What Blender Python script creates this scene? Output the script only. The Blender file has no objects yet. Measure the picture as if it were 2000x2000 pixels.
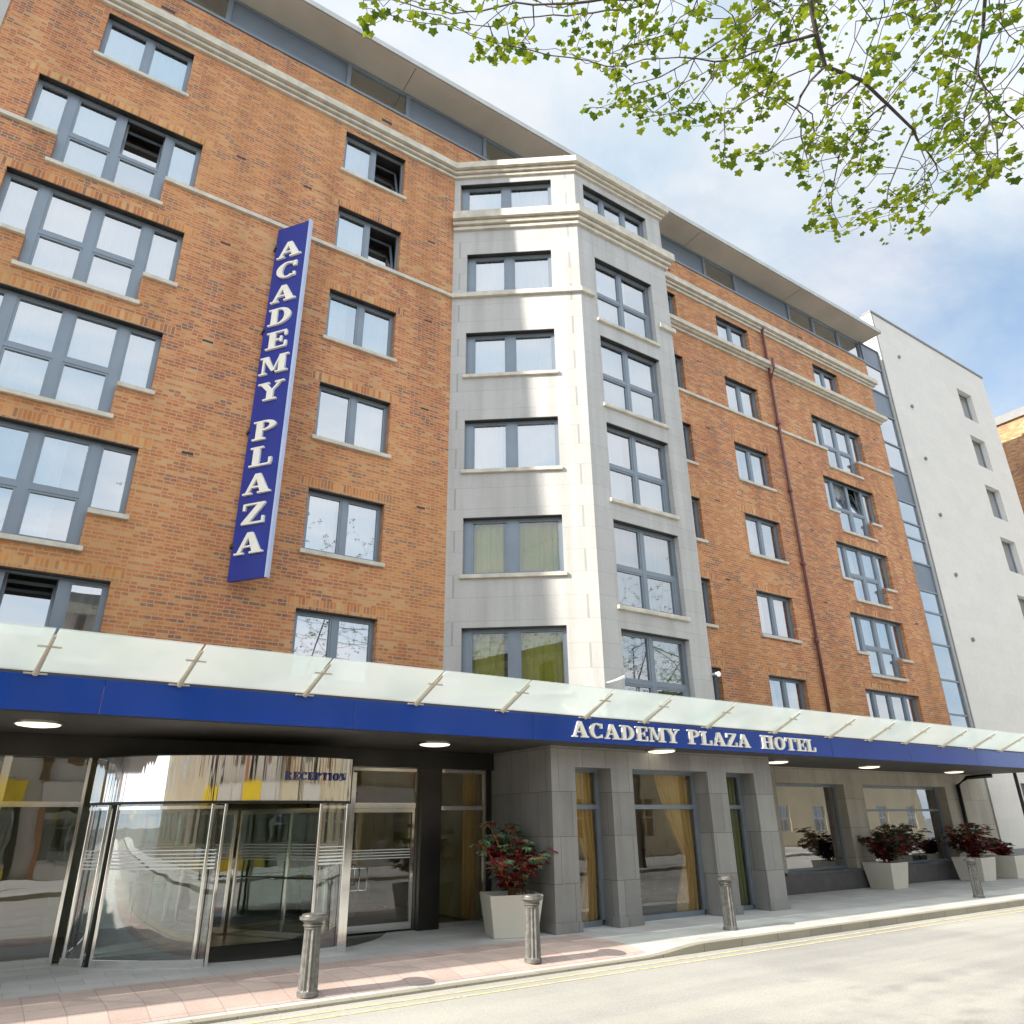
import bpy, bmesh, math, random
import numpy as np
from mathutils import Vector, Matrix
random.seed(7); rng = np.random.default_rng(11)
scene = bpy.context.scene
col = scene.collection
R = math.radians

# ---------------------------------------------------------------- camera
cd = bpy.data.cameras.new('camera'); cam = bpy.data.objects.new('camera', cd); col.objects.link(cam)
YAW, PITCH, ROLL, FPX = 0.5906, 0.4016, -0.0128, 1429.1155
_f = Vector((math.sin(YAW)*math.cos(PITCH), math.cos(YAW)*math.cos(PITCH), math.sin(PITCH)))
_r0 = Vector((math.cos(YAW), -math.sin(YAW), 0)); _u0 = _r0.cross(_f)
_c, _s = math.cos(ROLL), math.sin(ROLL)
_r = _c*_r0 + _s*_u0; _u = -_s*_r0 + _c*_u0
cam.matrix_world = Matrix((( _r.x, _u.x, -_f.x, 0), (_r.y, _u.y, -_f.y, 0), (_r.z, _u.z, -_f.z, 1.9), (0, 0, 0, 1)))
cd.sensor_width = 36; cd.sensor_height = 36; cd.sensor_fit = 'HORIZONTAL'
cd.lens = 36*FPX/2000; cd.clip_start = .05; cd.clip_end = 4000
scene.camera = cam
EYE = 1.9
def project(p):
    d = Vector(p)-Vector((0, 0, EYE)); w = d.dot(_f)
    if w < .1: return None
    return (1000+FPX*d.dot(_r)/w, 1000-FPX*d.dot(_u)/w)
def pixray(u, v):
    d = _r*((u-1000)/FPX) + _u*((1000-v)/FPX) + _f
    return d.normalized()

# ---------------------------------------------------------------- sun, sky, exposure
SUN = Vector((1.78, -.04, -1)).normalized()
sd = bpy.data.lights.new('sun', 'SUN'); sd.energy = 4.6; sd.angle = R(.5); sd.color = (1, .93, .82)
so = bpy.data.objects.new('sun', sd); so.rotation_mode = 'QUATERNION'; so.rotation_quaternion = SUN.to_track_quat('-Z', 'Y')
so.location = (-30, 0, 30); col.objects.link(so)
world = bpy.data.worlds.new('World'); scene.world = world; world.use_nodes = True
wt = world.node_tree; wt.nodes.clear()
def wn(t, **k):
    n = wt.nodes.new(t)
    for a, b in k.items(): setattr(n, a, b)
    return n
sky = wn('ShaderNodeTexSky'); sky.sky_type = 'NISHITA'; sky.sun_disc = False
sky.sun_elevation = math.asin(-SUN.z); sky.sun_rotation = math.atan2(-SUN.x, -SUN.y)
sky.air_density = 1.0; sky.dust_density = 1.2; sky.ozone_density = 1.5
bg1 = wn('ShaderNodeBackground'); bg1.inputs[1].default_value = .12
bg2 = wn('ShaderNodeBackground'); bg2.inputs[1].default_value = 1.0
tc = wn('ShaderNodeTexCoord'); sep = wn('ShaderNodeSeparateXYZ')
wt.links.new(tc.outputs['Generated'], sep.inputs[0])
def wm(op, a, b=None, c=None):
    n = wn('ShaderNodeMath', operation=op)
    for i, x in enumerate((a, b, c)):
        if x is None: continue
        if isinstance(x, (int, float)): n.inputs[i].default_value = x
        else: wt.links.new(x, n.inputs[i])
    return n.outputs[0]
zz = wm('ADD', wm('MAXIMUM', sep.outputs[2], 0.0), .22)
cmb = wn('ShaderNodeCombineXYZ')
wt.links.new(wm('DIVIDE', sep.outputs[0], zz), cmb.inputs[0]); wt.links.new(wm('DIVIDE', sep.outputs[1], zz), cmb.inputs[1])
mp = wn('ShaderNodeMapping'); mp.inputs['Location'].default_value = (3.1, 1.7, 0); mp.inputs['Scale'].default_value = (1.0, 1.5, 1); mp.inputs['Rotation'].default_value = (0, 0, .5)
wt.links.new(cmb.outputs[0], mp.inputs[0])
nz = wn('ShaderNodeTexNoise'); nz.inputs['Scale'].default_value = 1.25; nz.inputs['Detail'].default_value = 9; nz.inputs['Roughness'].default_value = .56
nz.inputs['Distortion'].default_value = .35
wt.links.new(mp.outputs[0], nz.inputs['Vector'])
# a clearer opening in the cloud deck low over the street
dv = pixray(1905, 690)
vd = wn('ShaderNodeVectorMath', operation='DISTANCE'); vd.inputs[1].default_value = dv
wt.links.new(tc.outputs['Generated'], vd.inputs[0])
mr = wn('ShaderNodeMapRange'); mr.inputs['From Min'].default_value = .04; mr.inputs['From Max'].default_value = .30
mr.inputs['To Min'].default_value = -.07; mr.inputs['To Max'].default_value = .20
wt.links.new(vd.outputs['Value'], mr.inputs[0])
cl = wm('ADD', nz.outputs['Fac'], mr.outputs[0])
cr = wn('ShaderNodeMapRange'); cr.interpolation_type = 'SMOOTHSTEP'
cr.inputs['From Min'].default_value = .40; cr.inputs['From Max'].default_value = .66
cr.inputs['To Min'].default_value = .30; cr.inputs['To Max'].default_value = .97
wt.links.new(cl, cr.inputs[0])
nz2 = wn('ShaderNodeTexNoise'); nz2.inputs['Scale'].default_value = 1.9; nz2.inputs['Detail'].default_value = 9; nz2.inputs['Roughness'].default_value = .6; nz2.inputs['Distortion'].default_value = .4
wt.links.new(mp.outputs[0], nz2.inputs['Vector'])
crm = wn('ShaderNodeValToRGB'); crm.color_ramp.elements[0].position = .36; crm.color_ramp.elements[0].color = (.29, .37, .44, 1)
crm.color_ramp.elements[1].position = .60; crm.color_ramp.elements[1].color = (.45, .465, .485, 1)
wt.links.new(nz2.outputs['Fac'], crm.inputs[0]); wt.links.new(crm.outputs[0], bg2.inputs[0])
# cloud light boosted sunward and behind the camera, added fill for the shaded facade
dt = wn('ShaderNodeVectorMath', operation='DOT_PRODUCT'); dt.inputs[1].default_value = Vector((-.45, -.85, .25)).normalized()
wt.links.new(tc.outputs['Generated'], dt.inputs[0])
mr2 = wn('ShaderNodeMapRange'); mr2.inputs['From Min'].default_value = -.4; mr2.inputs['From Max'].default_value = .7
mr2.inputs['To Min'].default_value = 1.02; mr2.inputs['To Max'].default_value = 2.0
wt.links.new(dt.outputs['Value'], mr2.inputs[0]); wt.links.new(mr2.outputs[0], bg2.inputs[1])
mixw = wn('ShaderNodeMixShader'); wo = wn('ShaderNodeOutputWorld')
wt.links.new(sky.outputs[0], bg1.inputs[0]); wt.links.new(cr.outputs[0], mixw.inputs[0])
wt.links.new(bg1.outputs[0], mixw.inputs[1]); wt.links.new(bg2.outputs[0], mixw.inputs[2]); wt.links.new(mixw.outputs[0], wo.inputs[0])
vs = scene.view_settings; vs.view_transform = 'Standard'; vs.look = 'None'; vs.exposure = 1.0; vs.gamma = 1
scene.cycles.max_bounces = 7; scene.cycles.transparent_max_bounces = 12
scene.cycles.sample_clamp_indirect = 6

# ---------------------------------------------------------------- materials
class Mat:
    def __init__(s, name):
        s.m = bpy.data.materials.new(name); s.m.use_nodes = True; s.t = s.m.node_tree
        s.b = s.t.nodes['Principled BSDF']; s.out = s.t.nodes['Material Output']
    def n(s, t, **k):
        x = s.t.nodes.new(t)
        for a, b in k.items(): setattr(x, a, b)
        return x
    def l(s, a, b): s.t.links.new(a, b)
    def math(s, op, a, b=None):
        n = s.n('ShaderNodeMath', operation=op)
        for i, x in enumerate((a, b)):
            if x is None: continue
            if isinstance(x, (int, float)): n.inputs[i].default_value = x
            else: s.l(x, n.inputs[i])
        return n.outputs[0]
    def noise(s, scale, detail=4, vec=None, rough=.5):
        n = s.n('ShaderNodeTexNoise'); n.inputs['Scale'].default_value = scale; n.inputs['Detail'].default_value = detail
        n.inputs['Roughness'].default_value = rough
        if vec is None: vec = s.pos()
        s.l(vec, n.inputs['Vector']); return n.outputs['Fac']
    def pos(s):
        if not hasattr(s, '_p'): s._p = s.n('ShaderNodeTexCoord').outputs['Object']
        return s._p
    def ramp(s, fac, stops):
        n = s.n('ShaderNodeValToRGB'); e = n.color_ramp.elements
        e[0].position, e[0].color = stops[0][0], (*stops[0][1], 1); e[1].position, e[1].color = stops[-1][0], (*stops[-1][1], 1)
        for p, c in stops[1:-1]:
            x = e.new(p); x.color = (*c, 1)
        s.l(fac, n.inputs[0]); return n.outputs[0]
    def mix(s, fac, a, b, mode='MIX'):
        n = s.n('ShaderNodeMix', data_type='RGBA', blend_type=mode)
        for i, x in ((0, fac), (6, a), (7, b)):
            if isinstance(x, (int, float)): n.inputs[i].default_value = x
            elif isinstance(x, tuple): n.inputs[i].default_value = (*x, 1)
            else: s.l(x, n.inputs[i])
        return n.outputs[2]
    def col(s, c):
        if isinstance(c, tuple): s.b.inputs['Base Color'].default_value = (*c, 1)
        else: s.l(c, s.b.inputs['Base Color'])
    def bump(s, h, st=.3, dist=.01):
        n = s.n('ShaderNodeBump'); n.inputs['Strength'].default_value = st; n.inputs['Distance'].default_value = dist
        s.l(h, n.inputs['Height']); s.l(n.outputs[0], s.b.inputs['Normal'])
    def set(s, rough=None, metal=None, spec=None, coat=None):
        if rough is not None: s.b.inputs['Roughness'].default_value = rough
        if metal is not None: s.b.inputs['Metallic'].default_value = metal
        if spec is not None: s.b.inputs['Specular IOR Level'].default_value = spec
        if coat is not None: s.b.inputs['Coat Weight'].default_value = coat; s.b.inputs['Coat Roughness'].default_value = .05

def simple(name, c, rough=.6, metal=0., var=.12, scale=3, bump=0, spec=None, coat=None):
    m = Mat(name); a = tuple(max(0, x*(1-var)) for x in c); b = tuple(min(1, x*(1+var)) for x in c)
    m.col(m.ramp(m.noise(scale, 5), [(.3, a), (.7, b)])); m.set(rough, metal, spec, coat)
    if bump: m.bump(m.noise(scale*12, 3), bump, .004)
    return m.m

def wall_uv(m, rot=False):
    """metres along the wall and up it, for walls running along x or y"""
    s = m.n('ShaderNodeSeparateXYZ'); m.l(m.pos(), s.inputs[0])
    c = m.n('ShaderNodeCombineXYZ')
    h = m.math('ADD', s.outputs[0], s.outputs[1])
    m.l(s.outputs[2] if rot else h, c.inputs[0]); m.l(h if rot else s.outputs[2], c.inputs[1])
    return c.outputs[0], s

def brick_mat(name, rot=False, tint=(1, 1, 1)):
    """per-brick colour from a random cell id, so every brick is fired a little differently"""
    m = Mat(name); uv, s = wall_uv(m, rot)
    bt = m.n('ShaderNodeTexBrick'); bt.offset = 0. if rot else .5; bt.offset_frequency = 2
    m.l(uv, bt.inputs['Vector'])
    bt.inputs['Scale'].default_value = 1.; bt.inputs['Mortar Size'].default_value = .010; bt.inputs['Mortar Smooth'].default_value = .25
    bt.inputs['Brick Width'].default_value = .225; bt.inputs['Row Height'].default_value = .075
    sp = m.n('ShaderNodeSeparateXYZ'); m.l(uv, sp.inputs[0])
    row = m.math('FLOOR', m.math('DIVIDE', sp.outputs[1], .075))
    sh = m.math('MULTIPLY', m.math('MODULO', m.math('ABSOLUTE', row), 2.), 0. if rot else .5)
    colm = m.math('FLOOR', m.math('ADD', m.math('DIVIDE', sp.outputs[0], .225), sh))
    cc = m.n('ShaderNodeCombineXYZ'); m.l(colm, cc.inputs[0]); m.l(row, cc.inputs[1])
    wn_ = m.n('ShaderNodeTexWhiteNoise', noise_dimensions='2D'); m.l(cc.outputs[0], wn_.inputs['Vector'])
    T = lambda c: tuple(a*b for a, b in zip(c, tint))
    big = m.noise(.5, 5); shift = m.math('MULTIPLY', m.math('SUBTRACT', big, .5), .9)
    v = m.math('ADD', wn_.outputs['Value'], shift)
    c = m.ramp(v, [(.02, T((.54, .30, .145))), (.16, T((.55, .23, .09))), (.40, T((.50, .172, .064))), (.62, T((.45, .132, .054))), (.82, T((.38, .105, .053))), (.93, (.27, .105, .075)), (1., (.19, .09, .08))])
    f3 = m.ramp(m.noise(.23, 3), [(.42, (0, 0, 0)), (.7, (.45,)*3)])
    c = m.mix(f3, c, T((.56, .24, .06)))
    c = m.mix(m.ramp(m.noise(40, 3), [(.35, (0,)*3), (.7, (.25,)*3)]), c, T((.6, .38, .2)))
    c = m.mix(bt.outputs['Fac'], c, (.44, .33, .21))
    c = m.mix(1., c, m.ramp(m.noise(1., 5, m_scale(m, m.pos(), (1.6, 1.6, .22))), [(.3, (.82, .80, .80)), (.6, (1.03,)*3)]), 'MULTIPLY')
    m.col(c); m.set(.85, spec=.2); m.bump(bt.outputs['Fac'], -.5, .010)
    return m.m

def block_mat(name, c, bw, bh, var=.10, mort=.6, msize=.006, rough=.7, grain=60, floor=False, spec=.4, off=.5, ga=.12, rain=True):
    m = Mat(name)
    if floor: uv = m.pos()
    else: uv, _ = wall_uv(m)
    bt = m.n('ShaderNodeTexBrick'); bt.offset = off; m.l(uv, bt.inputs['Vector'])
    a = tuple(x*(1-var) for x in c); b = tuple(min(.95, x*(1+var)) for x in c)
    bt.inputs['Color1'].default_value = (*a, 1); bt.inputs['Color2'].default_value = (*b, 1)
    bt.inputs['Mortar'].default_value = (*[x*mort for x in c], 1)
    bt.inputs['Scale'].default_value = 1; bt.inputs['Mortar Size'].default_value = msize; bt.inputs['Mortar Smooth'].default_value = .1
    bt.inputs['Brick Width'].default_value = bw; bt.inputs['Row Height'].default_value = bh
    g = m.ramp(m.noise(grain, 3), [(.35, (1-ga,)*3), (.65, (1+ga*.8,)*3)])
    st = m.ramp(m.noise(.9, 6, rough=.65), [(.3, (1-ga*1.2,)*3), (.65, (1+ga*.5,)*3)])
    cc = m.mix(1., m.mix(1., bt.outputs['Color'], g, 'MULTIPLY'), st, 'MULTIPLY')
    if not floor and rain:      # rain streaks
        cc = m.mix(1., cc, m.ramp(m.noise(1., 6, m_scale(m, m.pos(), (2.6, 2.6, .16)), .6), [(.32, (.84, .83, .81)), (.56, (1.0,)*3)]), 'MULTIPLY')
    m.col(cc)
    m.set(rough, spec=spec); m.bump(bt.outputs['Fac'], -.3, .004)
    return m.m

def glass_mat(name, refl=.3, tint=(.82, .9, .9), rough=.0, wave=.02):
    m = Mat(name); m.t.nodes.remove(m.b)
    tr = m.n('ShaderNodeBsdfTransparent'); tr.inputs[0].default_value = (*tint, 1)
    gl = m.n('ShaderNodeBsdfGlossy'); gl.inputs[0].default_value = (.95, .97, 1, 1); gl.inputs['Roughness'].default_value = rough
    lw = m.n('ShaderNodeFresnel'); lw.inputs[0].default_value = 1.5
    f = m.math('ADD', m.math('MULTIPLY', lw.outputs[0], 1.6), refl); f = m.math('MINIMUM', f, .95)
    if wave:
        b = m.n('ShaderNodeBump'); b.inputs['Strength'].default_value = wave; b.inputs['Distance'].default_value = .05
        m.l(m.noise(1.1, 2), b.inputs['Height']); m.l(b.outputs[0], gl.inputs['Normal'])
    mx = m.n('ShaderNodeMixShader'); m.l(f, mx.inputs[0]); m.l(tr.outputs[0], mx.inputs[1]); m.l(gl.outputs[0], mx.inputs[2])
    m.l(mx.outputs[0], m.out.inputs[0]); return m.m

def canopy_glass_mat():
    m = Mat('frosted_canopy_glass'); m.t.nodes.remove(m.b)
    tr = m.n('ShaderNodeBsdfTransparent'); tr.inputs[0].default_value = (.9, .96, .94, 1)
    df = m.n('ShaderNodeBsdfDiffuse'); tl = m.n('ShaderNodeBsdfTranslucent')
    gl = m.n('ShaderNodeBsdfGlossy'); gl.inputs['Roughness'].default_value = .15
    c = m.ramp(m.noise(.8, 5), [(.25, (.74, .82, .82)), (.5, (.88, .93, .93)), (.75, (.95, .97, .97))]); m.l(c, df.inputs[0]); m.l(c, tl.inputs[0])
    def mx(f, a, b):
        n = m.n('ShaderNodeMixShader'); n.inputs[0].default_value = f; m.l(a, n.inputs[1]); m.l(b, n.inputs[2]); return n.outputs[0]
    x = mx(.62, df.outputs[0], tl.outputs[0]); x = mx(.46, x, tr.outputs[0]); x = mx(.10, x, gl.outputs[0])
    m.l(x, m.out.inputs[0]); return m.m

def leaf_mat(name, c1, c2, trans=.45):
    m = Mat(name); oi = m.n('ShaderNodeNewGeometry')
    c = m.ramp(oi.outputs['Random Per Island'], [(0, c1), (1, c2)])
    m.col(c); m.set(.5, spec=.3)
    tl = m.n('ShaderNodeBsdfTranslucent'); m.l(c, tl.inputs[0])
    mx = m.n('ShaderNodeMixShader'); mx.inputs[0].default_value = trans
    m.l(m.b.outputs[0], mx.inputs[1]); m.l(tl.outputs[0], mx.inputs[2]); m.l(mx.outputs[0], m.out.inputs[0]); return m.m

def emit_mat(name, c, s):
    m = Mat(name); m.col(c); m.b.inputs['Emission Color'].default_value = (*c, 1); m.b.inputs['Emission Strength'].default_value = s
    m.set(.3); return m.m

def curtain_mat(name, c, tr=.35, pitch=9.):
    m = Mat(name); uv, s = wall_uv(m)
    w = m.noise(1., 2, m_scale(m, uv, (pitch, .15, 1)))
    cc = m.ramp(w, [(.3, tuple(x*.82 for x in c)), (.7, c)])
    m.col(cc); m.set(.8, spec=.1)
    tl = m.n('ShaderNodeBsdfTranslucent'); m.l(cc, tl.inputs[0])
    mx = m.n('ShaderNodeMixShader'); mx.inputs[0].default_value = tr
    m.l(m.b.outputs[0], mx.inputs[1]); m.l(tl.outputs[0], mx.inputs[2]); m.l(mx.outputs[0], m.out.inputs[0]); return m.m
def m_scale(m, v, sc):
    n = m.n('ShaderNodeMapping'); n.inputs['Scale'].default_value = sc; m.l(v, n.inputs[0]); return n.outputs[0]

def asphalt_mat():
    m = Mat('worn_pale_asphalt')
    g = m.ramp(m.noise(70, 4), [(.3, (.33, .32, .295)), (.5, (.42, .405, .375)), (.72, (.49, .475, .44))])
    st = m.ramp(m.noise(.35, 7, rough=.65), [(.3, (.86,)*3), (.55, (.99,)*3), (.7, (1.03,)*3)])
    tr = m.ramp(m.noise(1., 5, m_scale(m, m.pos(), (.12, 1.6, 1))), [(.35, (.86, .86, .87)), (.6, (1.04, 1.03, 1.0))])
    c = m.mix(1., m.mix(1., g, st, 'MULTIPLY'), tr, 'MULTIPLY')
    pt = m.ramp(m.noise(.16, 3), [(.48, (1.03,)*3), (.53, (.93, .93, .94))]); c = m.mix(1., c, pt, 'MULTIPLY')
    m.col(c); m.set(.85, spec=.3); m.bump(m.noise(90, 3), .5, .006); return m.m

M = dict(
    brick=brick_mat('orange_red_brick'), soldier=brick_mat('soldier_course_brick', True, (1.06, 1.10, 1.0)),
    bay=block_mat('pale_grey_stone_cladding', (.455, .445, .43), 1.15, .56, .035, .74, .005, .6, 25, ga=.04),
    trim=simple('weathered_stone_trim', (.54, .50, .42), .75, 0, .16, 4, .2),
    granite=block_mat('grey_granite_cladding', (.25, .245, .235), .62, .82, .12, .45, .006, .42, 90, spec=.5),
    basewall=block_mat('warm_grey_limestone_cladding', (.37, .34, .28), .9, .82, .08, .5, .006, .55, 60),
    plinth=simple('dark_stone_plinth', (.085, .08, .085), .4, 0, .2, 5, .1),
    frame=simple('slate_grey_aluminium', (.19, .225, .265), .38, .25, .06, 2),
    panel=simple('blue_grey_panel', (.15, .18, .22), .45, .1, .08, 1.5),
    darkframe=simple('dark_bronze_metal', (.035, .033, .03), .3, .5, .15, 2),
    dark=simple('dark_brown_soffit', (.06, .055, .048), .6, 0, .15, 1),
    soffit=simple('beige_eave_board', (.42, .38, .33), .7, 0, .10, .9),
    capm=simple('zinc_roof_edge', (.42, .42, .40), .4, .5, .1, 2),
    chrome=simple('polished_steel', (.82, .82, .80), .10, 1., .04, 4),
    brushed=simple('brushed_steel', (.62, .61, .58), .28, 1., .06, 8),
    blue=simple('royal_blue_sign_panel', (.003, .048, .31), .2, 0, .10, .7, coat=.3),
    signblue=simple('deep_blue_enamel', (.003, .020, .25), .35, 0, .10, 1.2, coat=.15),
    trimblue=simple('pale_blue_edge_trim', (.45, .52, .72), .35, 0, .05, 2),
    letter=simple('ivory_sign_letter', (.86, .83, .74), .35, 0, .05, 6),
    lettergold=simple('brass_letter_side', (.75, .66, .42), .3, .3, .08, 6),
    navyletter=simple('navy_lettering', (.02, .03, .16), .4, 0, .1, 4),
    glass=glass_mat('window_glass', .34), shop=glass_mat('shopfront_glass', .07, (.90, .92, .84), 0, .03),
    doorglass=glass_mat('green_tinted_door_glass', .20, (.74, .88, .82), 0, .06),
    cglass=canopy_glass_mat(),
    net=curtain_mat('white_net_curtain', (.50, .54, .57), .3, 8), gold=curtain_mat('golden_drape', (.95, .64, .20), .3, 14),
    cream=curtain_mat('yellow_green_curtain', (.66, .66, .16), .3, 10), green=curtain_mat('olive_green_drape', (.34, .38, .12), .3, 12),
    black=curtain_mat('black_drape', (.012, .012, .014), .05, 12),
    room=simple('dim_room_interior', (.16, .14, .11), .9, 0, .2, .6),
    lobby=simple('beige_lobby_wall', (.72, .62, .36), .8, 0, .18, .5), lobbyfloor=simple('polished_lobby_floor', (.30, .26, .19), .25, 0, .15, 1.2),
    walnut=simple('walnut_reception_panel', (.12, .06, .03), .4, 0, .3, 3),
    asphalt=asphalt_mat(),
    paving=block_mat('pale_granite_paving', (.52, .505, .475), .62, .42, .08, .72, .006, .75, 70, True),
    kerb=block_mat('granite_kerbstone', (.33, .30, .235), .95, 5., .08, .5, .008, .75, 60, True),
    redpave=block_mat('red_concrete_paving', (.52, .39, .34), .4, .4, .10, .72, .007, .8, 60, True, off=0.),
    yellow=simple('worn_yellow_paint', (.60, .52, .30), .75, 0, .25, 9),
    iron=simple('grey_cast_iron', (.16, .155, .145), .5, .35, .35, 14, .25),
    pot=simple('cream_planter_resin', (.62, .59, .50), .45, 0, .06, 1.5),
    soil=simple('dark_soil', (.04, .03, .02), .95, 0, .3, 20, .4),
    stem=simple('red_plant_stem', (.42, .13, .05), .5, 0, .25, 12),
    bark=simple('dark_bark', (.055, .045, .038), .85, 0, .35, 9, .5),
    leaf=leaf_mat('spring_leaf', (.05, .11, .008), (.25, .31, .012), .42),
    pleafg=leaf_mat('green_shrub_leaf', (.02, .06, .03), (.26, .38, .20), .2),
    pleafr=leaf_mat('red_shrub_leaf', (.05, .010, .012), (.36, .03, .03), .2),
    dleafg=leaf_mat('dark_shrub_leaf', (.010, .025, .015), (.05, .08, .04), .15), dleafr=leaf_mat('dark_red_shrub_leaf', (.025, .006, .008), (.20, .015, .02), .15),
    pipe=simple('maroon_painted_pipe', (.16, .055, .055), .4, 0, .12, 6),
    white=block_mat('off_white_render', (.65, .62, .575), 1.2, .6, .02, .92, .005, .8, 6, ga=.03, rain=False),
    slab=simple('grey_coping', (.20, .20, .20), .6, 0, .1, 3),
    brick2=brick_mat('pale_buff_brick', False, (.95, 1.25, 1.5)), ground=simple('ground_soil', (.20, .19, .17), .95, 0, .2, .2),
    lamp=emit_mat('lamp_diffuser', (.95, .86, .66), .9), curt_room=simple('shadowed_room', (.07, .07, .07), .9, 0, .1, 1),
    stripe=simple('frosted_glass_stripe', (.80, .82, .80), .6, 0, .03, 5), camw=simple('white_plastic', (.75, .75, .73), .4, 0, .04, 5),
    ochre=simple('ochre_stucco', (.55, .42, .22), .85, 0, .08, .6), creamwall=simple('cream_stucco', (.66, .58, .42), .85, 0, .08, .6),
    redbrick=brick_mat('red_terrace_brick', False, (.8, .7, .8)), shopr=glass_mat('restaurant_glass', .26, (.90, .92, .84), 0, .03), beige=simple('beige_visor_arm', (.50, .46, .38), .5, 0, .08, 8),
    yellowp=simple('yellow_shop_paint', (.80, .58, .03), .5, 0, .08, 2))

def rolled_steel():
    m = Mat('rolled_mirror_steel'); m.col((.86, .86, .85)); m.set(.04, 1.)
    v = m_scale(m, m.pos(), (3.2, 3.2, .12)); m.bump(m.noise(1., 3, v), .5, .03); return m.m
M['rolled'] = rolled_steel()

# ---------------------------------------------------------------- mesh helpers
class Pl:
    """a vertical plane: u metres along it, z up, d metres inwards"""
    def __init__(s, ox, oy, dx=1., dy=0.):
        l = math.hypot(dx, dy); s.o = (ox, oy); s.d = (dx/l, dy/l)
    def p(s, u, z, d=0.): return (s.o[0]+s.d[0]*u-s.d[1]*d, s.o[1]+s.d[1]*u+s.d[0]*d, z)
class MB:
    def __init__(s): s.v = []; s.f = []
    def face(s, pts):
        n = len(s.v); s.v += [tuple(p) for p in pts]; s.f.append(tuple(range(n, n+len(pts))))
    def hexa(s, c):   # 8 corners: bottom 4, top 4
        n = len(s.v); s.v += [tuple(p) for p in c]
        for q in ((0, 3, 2, 1), (4, 5, 6, 7), (0, 1, 5, 4), (1, 2, 6, 5), (2, 3, 7, 6), (3, 0, 4, 7)): s.f.append(tuple(n+i for i in q))
    def box(s, pl, u0, u1, z0, z1, d0, d1):
        s.hexa([pl.p(u0, z0, d0), pl.p(u1, z0, d0), pl.p(u1, z0, d1), pl.p(u0, z0, d1), pl.p(u0, z1, d0), pl.p(u1, z1, d0), pl.p(u1, z1, d1), pl.p(u0, z1, d1)])
    def cube(s, x0, x1, y0, y1, z0, z1): s.box(Pl(0, 0), x0, x1, z0, z1, y0, y1)
    def prism(s, pts, z0, z1):
        n = len(pts); b = len(s.v); s.v += [(x, y, z0) for x, y in pts]+[(x, y, z1) for x, y in pts]
        s.f.append(tuple(b+i for i in range(n))[::-1]); s.f.append(tuple(b+n+i for i in range(n)))
        for i in range(n): j = (i+1) % n; s.f.append((b+i, b+j, b+n+j, b+n+i))
    def tube(s, pts, rad, n=8, caps=True):
        rings = []
        for i, p in enumerate(pts):
            p = Vector(p); a = Vector(pts[max(0, i-1)]); c = Vector(pts[min(len(pts)-1, i+1)])
            t = (c-a).normalized(); q = t.orthogonal().normalized() if abs(t.z) > .9 else t.cross(Vector((0, 0, 1))).normalized()
            w = t.cross(q); r = rad[i] if hasattr(rad, '__len__') else rad
            b = len(s.v); s.v += [tuple(p+q*(r*math.cos(2*math.pi*k/n))+w*(r*math.sin(2*math.pi*k/n))) for k in range(n)]; rings.append(b)
        for a, b in zip(rings, rings[1:]):
            for k in range(n): s.f.append((a+k, a+(k+1) % n, b+(k+1) % n, b+k))
        if caps: s.f.append(tuple(rings[0]+k for k in range(n))[::-1]); s.f.append(tuple(rings[-1]+k for k in range(n)))
    def build(s, name, m, parent=None, smooth=False, bevel=0, origin=None, recalc=True):
        me = bpy.data.meshes.new(name)
        v = s.v
        if origin is not None: v = [(a-origin[0], b-origin[1], c-origin[2]) for a, b, c in v]
        me.from_pydata(v, [], s.f); me.materials.append(M[m] if isinstance(m, str) else m)
        if recalc:
            bm = bmesh.new(); bm.from_mesh(me)
            bmesh.ops.remove_doubles(bm, verts=bm.verts, dist=1e-5)
            bmesh.ops.recalc_face_normals(bm, faces=bm.faces)
            if bevel: bmesh.ops.bevel(bm, geom=bm.edges[:], offset=bevel, segments=1, affect='EDGES', profile=.5)
            bm.to_mesh(me); bm.free()
        if smooth: me.shade_smooth()
        o = bpy.data.objects.new(name, me); col.objects.link(o)
        if parent is not None: o.parent = parent
        if origin is not None: o.location = origin
        return o
def tag(o, label=None, cat=None, group=None, kind=None):
    for k, x in (('label', label), ('category', cat), ('group', group), ('kind', kind)):
        if x: o[k] = x
    return o
def empty(name, loc=(0, 0, 0), label=None, cat=None, group=None):
    o = bpy.data.objects.new(name, None); o.empty_display_size = .2; o.location = loc; col.objects.link(o)
    return tag(o, label, cat, group)
def copy_tree(o, parent=None):
    c = o.copy(); col.objects.link(c)
    if parent is not None: c.parent = parent
    for ch in list(o.children): copy_tree(ch, c)
    return c

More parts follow.
